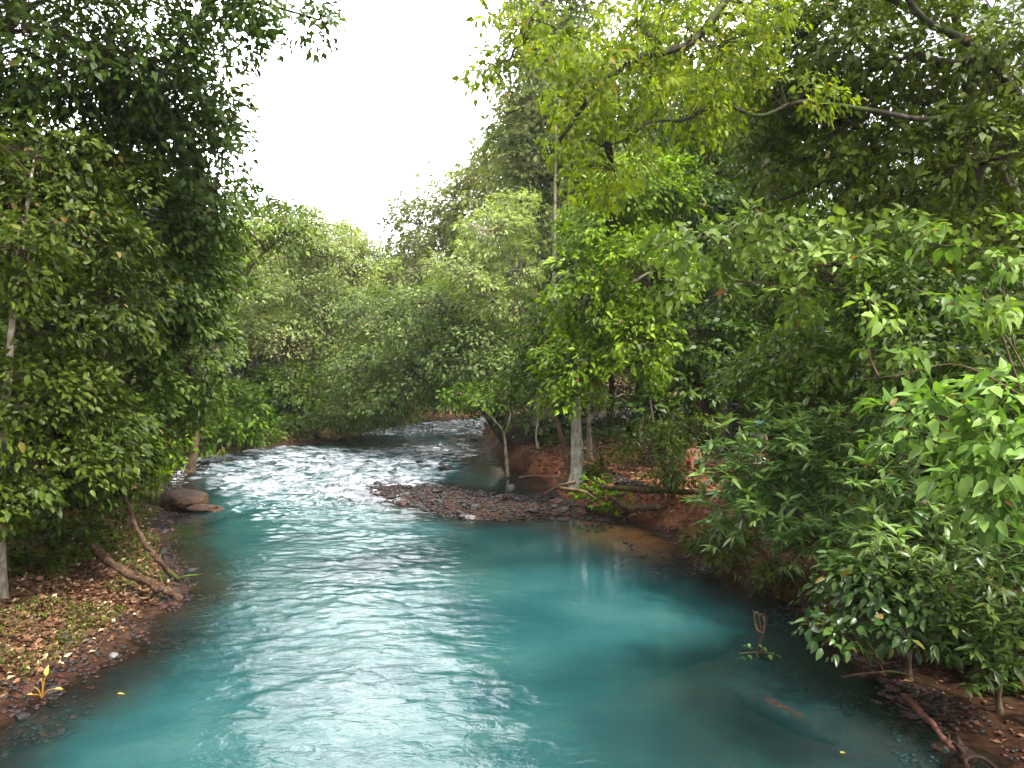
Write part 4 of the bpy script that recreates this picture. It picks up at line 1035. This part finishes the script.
wood('fallen_log', 'mossy fallen log lying down the bank into the water', [on(93, 545, .75), on(110, 563, .62), on(140, 578, .42), on(165, 590, .2), on(183, 600, .0)], .085, .06, WOOD_DRY,
     kids=[([on(94, 550, .76), on(90, 538, .95)], .05, .03)])
wood('leaning_branch', 'long bare brown stem leaning from the shrubs down to the water edge', [P(112, 440, 15.2), P(124, 490, 14.9), P(140, 535, 14.4), P(160, 562, 14.1), on(178, 580, .05)], .035, .05, WOOD_DRY, 'branch',
     kids=[([on(176, 580, .06), on(186, 576, .14), on(197, 575, .12), on(207, 574, .16)], .03, .012), ([P(118, 470, 15), P(108, 450, 15.2), P(104, 430, 15.3)], .02, .01)])
wood('fallen_pole', 'smooth reddish fallen pole lying on the mud at the water edge', [on(903, 694, .28), on(930, 722, .2), on(950, 745, .14), on(962, 756, .1)], .036, .03, WOOD_RED)
wood('broken_stump', 'blackened broken stump with a pale curved splinter at the end of the reddish pole', [on(958, 772, -.05), on(962, 762, .08), on(968, 755, .16)], .12, .08, WOOD_WET, 'stump',
     kids=[([on(972, 776, .1), on(966, 760, .2), on(982, 758, .2), on(1000, 772, .1)], .022, .018)])
o = empty('sunken_log', tuple(G(785, 718, -.12)), 'broad dark log lying just under the water in the shallows near the reddish pole', 'log')
q = np.array([G(727, 686, -.2), G(748, 700, -.16), G(770, 712, -.145), G(800, 726, -.13), G(838, 745, -.16)]); bs_ = np.array(o.location)
b = MB(); b.tube(q - bs_, np.array([.05, .13, .15, .14, .05]), 12, smooth_n=7, wob=.3); b.build('stem', WOOD_WET, o)
b = MB(); b.tube(np.array([G(760, 700, -.12), G(775, 702, -.1), G(800, 716, -.1)]) - bs_, np.array([.05, .06, .03]), 8, smooth_n=6, wob=.3); b.build('branch', WOOD_WET, o)
wood('fallen_branch', 'thin bare branch bridging the mud under the glossy shrub', [on(842, 677, .3), on(880, 672, .5), on(905, 674, .55), on(940, 690, .4), on(972, 700, .3)], .015, .008, WOOD_DRY, 'branch',
     kids=[([on(884, 672, .5), on(876, 655, .7), on(868, 642, .85)], .01, .005)])
wood('fallen_tree', 'fallen grey-brown trunk stretched along the undercut earth bank', [on(608, 496, .5), on(628, 508, .45), on(650, 508, .5), on(690, 503, .6), on(730, 505, .65)], .07, .09, WOOD_DRY,
     kids=[([on(630, 508, .46), on(642, 516, .25), on(650, 522, .1)], .03, .015), ([on(640, 508, .5), on(632, 498, .7)], .025, .012)])
wood('bank_log', 'long rotten log lying on the red earth behind the fallen trunk', [on(600, 487, .85), on(650, 490, .9), on(720, 494, .95)], .08, .07, WOOD_DRY)
for a_ in ([on(560, 488, .75), on(585, 492, .6), on(600, 505, .2), on(606, 514, .02)], [on(575, 482, .85), on(560, 486, .7), on(545, 494, .35), on(538, 500, .1)], [on(640, 500, .6), on(655, 515, .3), on(668, 524, .05)],
           [on(520, 478, .4), on(535, 476, .6), on(560, 478, .75)], [on(690, 505, .6), on(700, 522, .35), on(708, 540, .05)]):
    b = MB(); b.tube(np.array(a_), np.linspace(.05, .02, len(a_)), 7, smooth_n=6, wob=.2)
    tag(b.build('root', BARK_BROWN), 'twisting bare root reaching down the red earth bank to the pool', 'root', 'roots on the red earth bank')
# snag standing in the pool: dark post, dry looped flower head, and a floating sprig
o = empty('snag', tuple(G(759, 655)), 'dead stalk with a dry curled seed head standing out of the pool', 'snag')
p0 = G(759, 655); b = MB(); b.tube(np.array([[0, 0, -.4], [0.0, 0, .05], [.02, 0, .2], [.05, 0, .32]]), np.array([.03, .028, .024, .02]), 7, smooth_n=4); b.build('stalk', BARK_DARK, o)
b = MB()
b.tube(np.array([[.05, 0, .3], [-.03, .0, .36], [-.06, .02, .5], [-.03, .02, .6], [.0, .0, .52], [.02, 0, .36]]), np.array([.02, .02, .016, .014, .014, .01]), 6, smooth_n=5, wob=.2)
b.tube(np.array([[.05, 0, .3], [.08, .02, .4], [.07, .03, .52], [.03, .02, .57], [-.01, .02, .5]]), np.array([.016, .014, .012, .01, .006]), 6, smooth_n=5, wob=.2)
for e_ in ([.13, .02, .5], [-.08, .02, .63], [.1, .03, .62]):
    b.tube(np.array([[.05, 0, .34], [e_[0] * .7 + .01, e_[1], .46], e_]), np.array([.007, .005, .003]), 5, smooth_n=4)
b.build('seed_head', WOOD_DRY, o)
o = empty('leafy_sprig', tuple(G(755, 657)), 'small green leafy sprig at the foot of the dead stalk in the pool', 'sprig')
b = MB(); m_ = 16
t_ = np.linspace(-.22, .24, m_); pos = np.stack([t_, rng.normal(0, .02, m_), .06 + .02 * rng.random(m_)], 1)
az = np.where(np.arange(m_) % 2 == 0, 1.2, -1.2) + rng.normal(0, .3, m_)
pos[:, 2] += .05 * rng.normal(size=m_); pos[:, 1] += .05 * rng.normal(size=m_)
leaves(b, pos, np.stack([np.cos(az), np.sin(az), -.1 * np.ones(m_)], 1), np.array([0, 0, 1.0]) + rng.normal(0, .2, (m_, 3)), .07 + .06 * rng.random(m_), .5, True, 0, .9 * rng.random(m_)); b.build('foliage', L_BROAD, o, rnd=True)
b = MB(); b.tube(np.array([[-.22, 0, .05], [0, 0, .07], [.24, 0, .05]]), .005, 5); b.build('stem', BARK_BROWN, o)
# yellow seedling on the west shore
YEL = leaf_mat('yellow leaf', (0.35, 0.2, 0.03), (0.55, 0.45, 0.12), trans=.3)
q = on(42, 697, .12); o = empty('seedling', tuple(q), 'little seedling with yellow stalks and one upright yellow leaf at the waterline', 'plant')
b = MB()
for e in ([-.12, .02, .02], [.15, 0, .1], [-.03, .03, .2], [.04, .02, .26], [-.1, 0, .12]):
    b.tube(np.array([[0, 0, -.02], [e[0] * .4, e[1], e[2] * .7], e]), .006, 5, smooth_n=4)
b.build('stem', YEL, o)
b = MB(); leaves(b, np.array([[.04, .02, .24], [.15, 0, .1], [-.12, .02, .02]]), np.array([[.1, 0, 1.0], [1, 0, .1], [-1, 0, .2]]), np.array([[0, -1.0, 0], [0, -.3, 1], [0, -.3, 1]]), np.array([.13, .1, .08]), .45, True, 0, np.array([.9, .5, .3])); b.build('foliage', YEL, o, rnd=True)
for px, py, c_ in ((840, 753, 0), (117, 694, 0)):
    q = G(px, py, .012); b = MB(); leaves(b, np.array([q]), np.array([[1.0, .4, 0]]), np.array([[0, 0, 1.0]]), np.array([.09]), .5, True, 0, np.array([.6]))
    tag(b.build('floating_leaf', YEL, rnd=True), {840: 'yellow fallen leaf floating by the half-sunk log', 117: 'orange fallen leaf in the brown shallows off the leaf-covered bank'}[px], 'leaf')

# ------------------------------------------------------------------ people half hidden on the east bank
SKIN = plain_mat('skin', (0.36, 0.16, 0.11), .6)
RED = plain_mat('red cloth', (0.55, 0.02, 0.02), .7)
BLUE = plain_mat('blue cloth', (0.03, 0.15, 0.5), .7)
WHITE = plain_mat('white cloth', (0.75, 0.73, 0.7), .7)
HAIR = plain_mat('dark hair', (0.02, 0.014, 0.01), .5)
GREYC = plain_mat('grey cloth', (0.12, 0.12, 0.13), .8)
def skin_body(name, V, E, Rr, mat, parent):
    me = bpy.data.meshes.new(name)
    me.from_pydata(V, E, []); o = link(name, me, parent)
    sm_ = o.modifiers.new('skin', 'SKIN'); sm_.use_smooth_shade = True
    for i, r in enumerate(Rr):
        d = me.skin_vertices[0].data[i]; d.radius = (r, r) if not isinstance(r, tuple) else r; d.use_root = i == 0
    ss = o.modifiers.new('sub', 'SUBSURF'); ss.levels = ss.render_levels = 2
    dg = bpy.context.evaluated_depsgraph_get()
    m2 = bpy.data.meshes.new_from_object(o.evaluated_get(dg)); o.modifiers.clear(); o.data = m2
    m2.materials.clear(); m2.materials.append(mat)
    for p in m2.polygons: p.use_smooth = True
    return o
def hand(V, E, Rr, w_i, d, s):
    """palm, four unequal fingers and a thumb after wrist vertex w_i"""
    w0 = Vector(V[w_i]); d = Vector(d).normalized(); sd = d.cross(Vector((0, 0, 1))); sd = sd.normalized() if sd.length > .1 else Vector((1, 0, 0))
    pi_ = len(V); V.append(tuple(w0 + d * .075)); E.append((w_i, pi_)); Rr.append((.036, .02))
    for k, (o_, l_) in enumerate(((-.03, .065), (-.01, .078), (.012, .074), (.032, .058))):
        a = len(V); V.append(tuple(w0 + d * .1 + sd * o_)); V.append(tuple(w0 + d * (.1 + l_ * .5) + sd * o_ * 1.1)); V.append(tuple(w0 + d * (.1 + l_) + sd * o_ * 1.1 + Vector((0, 0, -.02))))
        E.extend([(pi_, a), (a, a + 1), (a + 1, a + 2)]); Rr.extend([.0095, .009, .007])
    a = len(V); V.append(tuple(w0 + d * .04 + sd * s * .04)); V.append(tuple(w0 + d * .075 + sd * s * .065)); E.extend([(w_i, a), (a, a + 1)]); Rr.extend([.012, .009])
def face_bits(head, parent, look, hair=True):
    hx = Vector(head); l = Vector(look).normalized(); s = l.cross(Vector((0, 0, 1))).normalized()
    if hair:
        bm = bmesh.new(); bmesh.ops.create_icosphere(bm, subdivisions=3, radius=.112)
        for v in bm.verts:
            v.co.z *= 1.12
            if v.co.dot(l) > .03 and v.co.z < .055: v.co *= .86
        bmesh.ops.translate(bm, verts=bm.verts, vec=hx + Vector((0, 0, .025)) - l * .01)
        me = bpy.data.meshes.new('hair'); bm.to_mesh(me); bm.free(); me.materials.append(HAIR); link('hair', me, parent)
    for sg in (-1, 1):
        bm = bmesh.new(); bmesh.ops.create_uvsphere(bm, u_segments=8, v_segments=6, radius=.012)
        bmesh.ops.translate(bm, verts=bm.verts, vec=hx + l * .088 + s * .034 * sg + Vector((0, 0, .0)))
        me = bpy.data.meshes.new('eye'); bm.to_mesh(me); bm.free(); me.materials.append(HAIR); link('eye', me, parent)
def ring_cloth(name, pts, rad, mat, parent, sides=14):
    b = MB(); b.tube(np.array(pts), np.array(rad), sides, smooth_n=5); return b.build(name, mat, parent)
# seated bather in red shorts
q = P(693, 466, 24.0); q[2] = gz(q[0], q[1])
o = empty('person', tuple(q), 'bare-backed person in red shorts sitting on the earth behind the lance-leaved bush', 'person')
V = [(0, 0, .12), (0, .02, .3), (0, .04, .5), (0, .03, .58), (0, .0, .66), (0, -.02, .76), (0, -.025, .86),
     (-.09, -.02, .1), (-.14, -.42, .28), (-.15, -.55, .02), (-.15, -.68, .0), (.09, -.02, .1), (.14, -.4, .32), (.16, -.52, .02), (.16, -.65, .0),
     (-.17, .03, .52), (-.24, .0, .28), (-.2, -.22, .22), (.17, .03, .52), (.25, .0, .28), (.2, -.2, .24)]
E = [(0, 1), (1, 2), (2, 3), (3, 4), (4, 5), (5, 6), (0, 7), (7, 8), (8, 9), (9, 10), (0, 11), (11, 12), (12, 13), (13, 14), (2, 15), (15, 16), (16, 17), (2, 18), (18, 19), (19, 20)]
Rr = [(.16, .12), (.14, .1), (.16, .1), .06, .06, (.085, .1), .07, .1, .06, .045, .035, .1, .06, .045, .035, .055, .042, .032, .055, .042, .032]
hand(V, E, Rr, 17, (0.1, -1, .1), 1); hand(V, E, Rr, 20, (-.1, -1, .1), -1)
skin_body('body', V, E, Rr, SKIN, o); face_bits((0, -.02, .78), o, (0, -1, 0))
ring_cloth('shorts', [(0, .02, .02), (0, 0, .12), (0, .01, .22)], [.19, .2, .165], RED, o)
for sg in (-1, 1): ring_cloth('shorts_leg', [(sg * .09, 0, .1), (sg * .12, -.2, .2), (sg * .13, -.3, .24)], [.12, .105, .095], RED, o)
# standing walker with a blue cap
q = P(758, 452, 20.2); q[2] = gz(q[0], q[1])
o = empty('person', tuple(q), 'person in a blue cap and red-and-white shorts standing hidden by the bushes', 'person')
V = [(0, 0, .92), (0, 0, 1.12), (0, 0, 1.36), (0, 0, 1.45), (0, -.01, 1.52), (0, -.02, 1.6), (0, -.02, 1.68),
     (-.1, 0, .88), (-.11, -.02, .5), (-.11, .02, .09), (-.11, -.14, .04), (.1, 0, .88), (.11, .02, .5), (.12, .06, .09), (.12, -.1, .04),
     (-.19, 0, 1.36), (-.24, .02, 1.08), (-.22, -.1, .86), (.19, 0, 1.36), (.24, .02, 1.08), (.22, -.1, .86)]
Rr = [(.15, .11), (.13, .09), (.16, .1), .055, .055, (.08, .095), .07, .09, .06, .045, .04, .09, .06, .045, .04, .05, .04, .03, .05, .04, .03]
E = [(0, 1), (1, 2), (2, 3), (3, 4), (4, 5), (5, 6), (0, 7), (7, 8), (8, 9), (9, 10), (0, 11), (11, 12), (12, 13), (13, 14), (2, 15), (15, 16), (16, 17), (2, 18), (18, 19), (19, 20)]
hand(V, E, Rr, 17, (0, -.2, -1), 1); hand(V, E, Rr, 20, (0, -.2, -1), -1)
skin_body('body', V, E, Rr, SKIN, o); face_bits((0, -.02, 1.6), o, (-.5, -1, 0))
ring_cloth('shirt', [(0, 0, .9), (0, 0, 1.12), (0, 0, 1.38), (0, 0, 1.45)], [.165, .15, .185, .07], GREYC, o)
ring_cloth('shorts', [(0, 0, .78), (0, 0, .9), (0, 0, .98)], [.2, .19, .16], RED, o)
ring_cloth('shorts_hem', [(0, 0, .62), (0, 0, .7), (0, 0, .78)], [.205, .205, .2], WHITE, o)
b = MB(); b.tube(np.array([[0, -.02, 1.62], [0, -.02, 1.7], [0, -.02, 1.745], [0, -.02, 1.76]]), np.array([.115, .112, .08, .01]), 14, smooth_n=4)
b.add(np.array([[-.09, -.1, 1.635], [.09, -.1, 1.635], [.07, -.22, 1.62], [-.07, -.22, 1.62], [-.09, -.1, 1.645], [.09, -.1, 1.645], [.07, -.22, 1.63], [-.07, -.22, 1.63]]), [np.array([[0, 3, 2, 1], [4, 5, 6, 7], [2, 3, 7, 6], [0, 1, 5, 4], [1, 2, 6, 5], [3, 0, 4, 7]])])
b.build('cap', BLUE, o)
print('leaf faces', sum(len(m.polygons) for m in bpy.data.meshes))
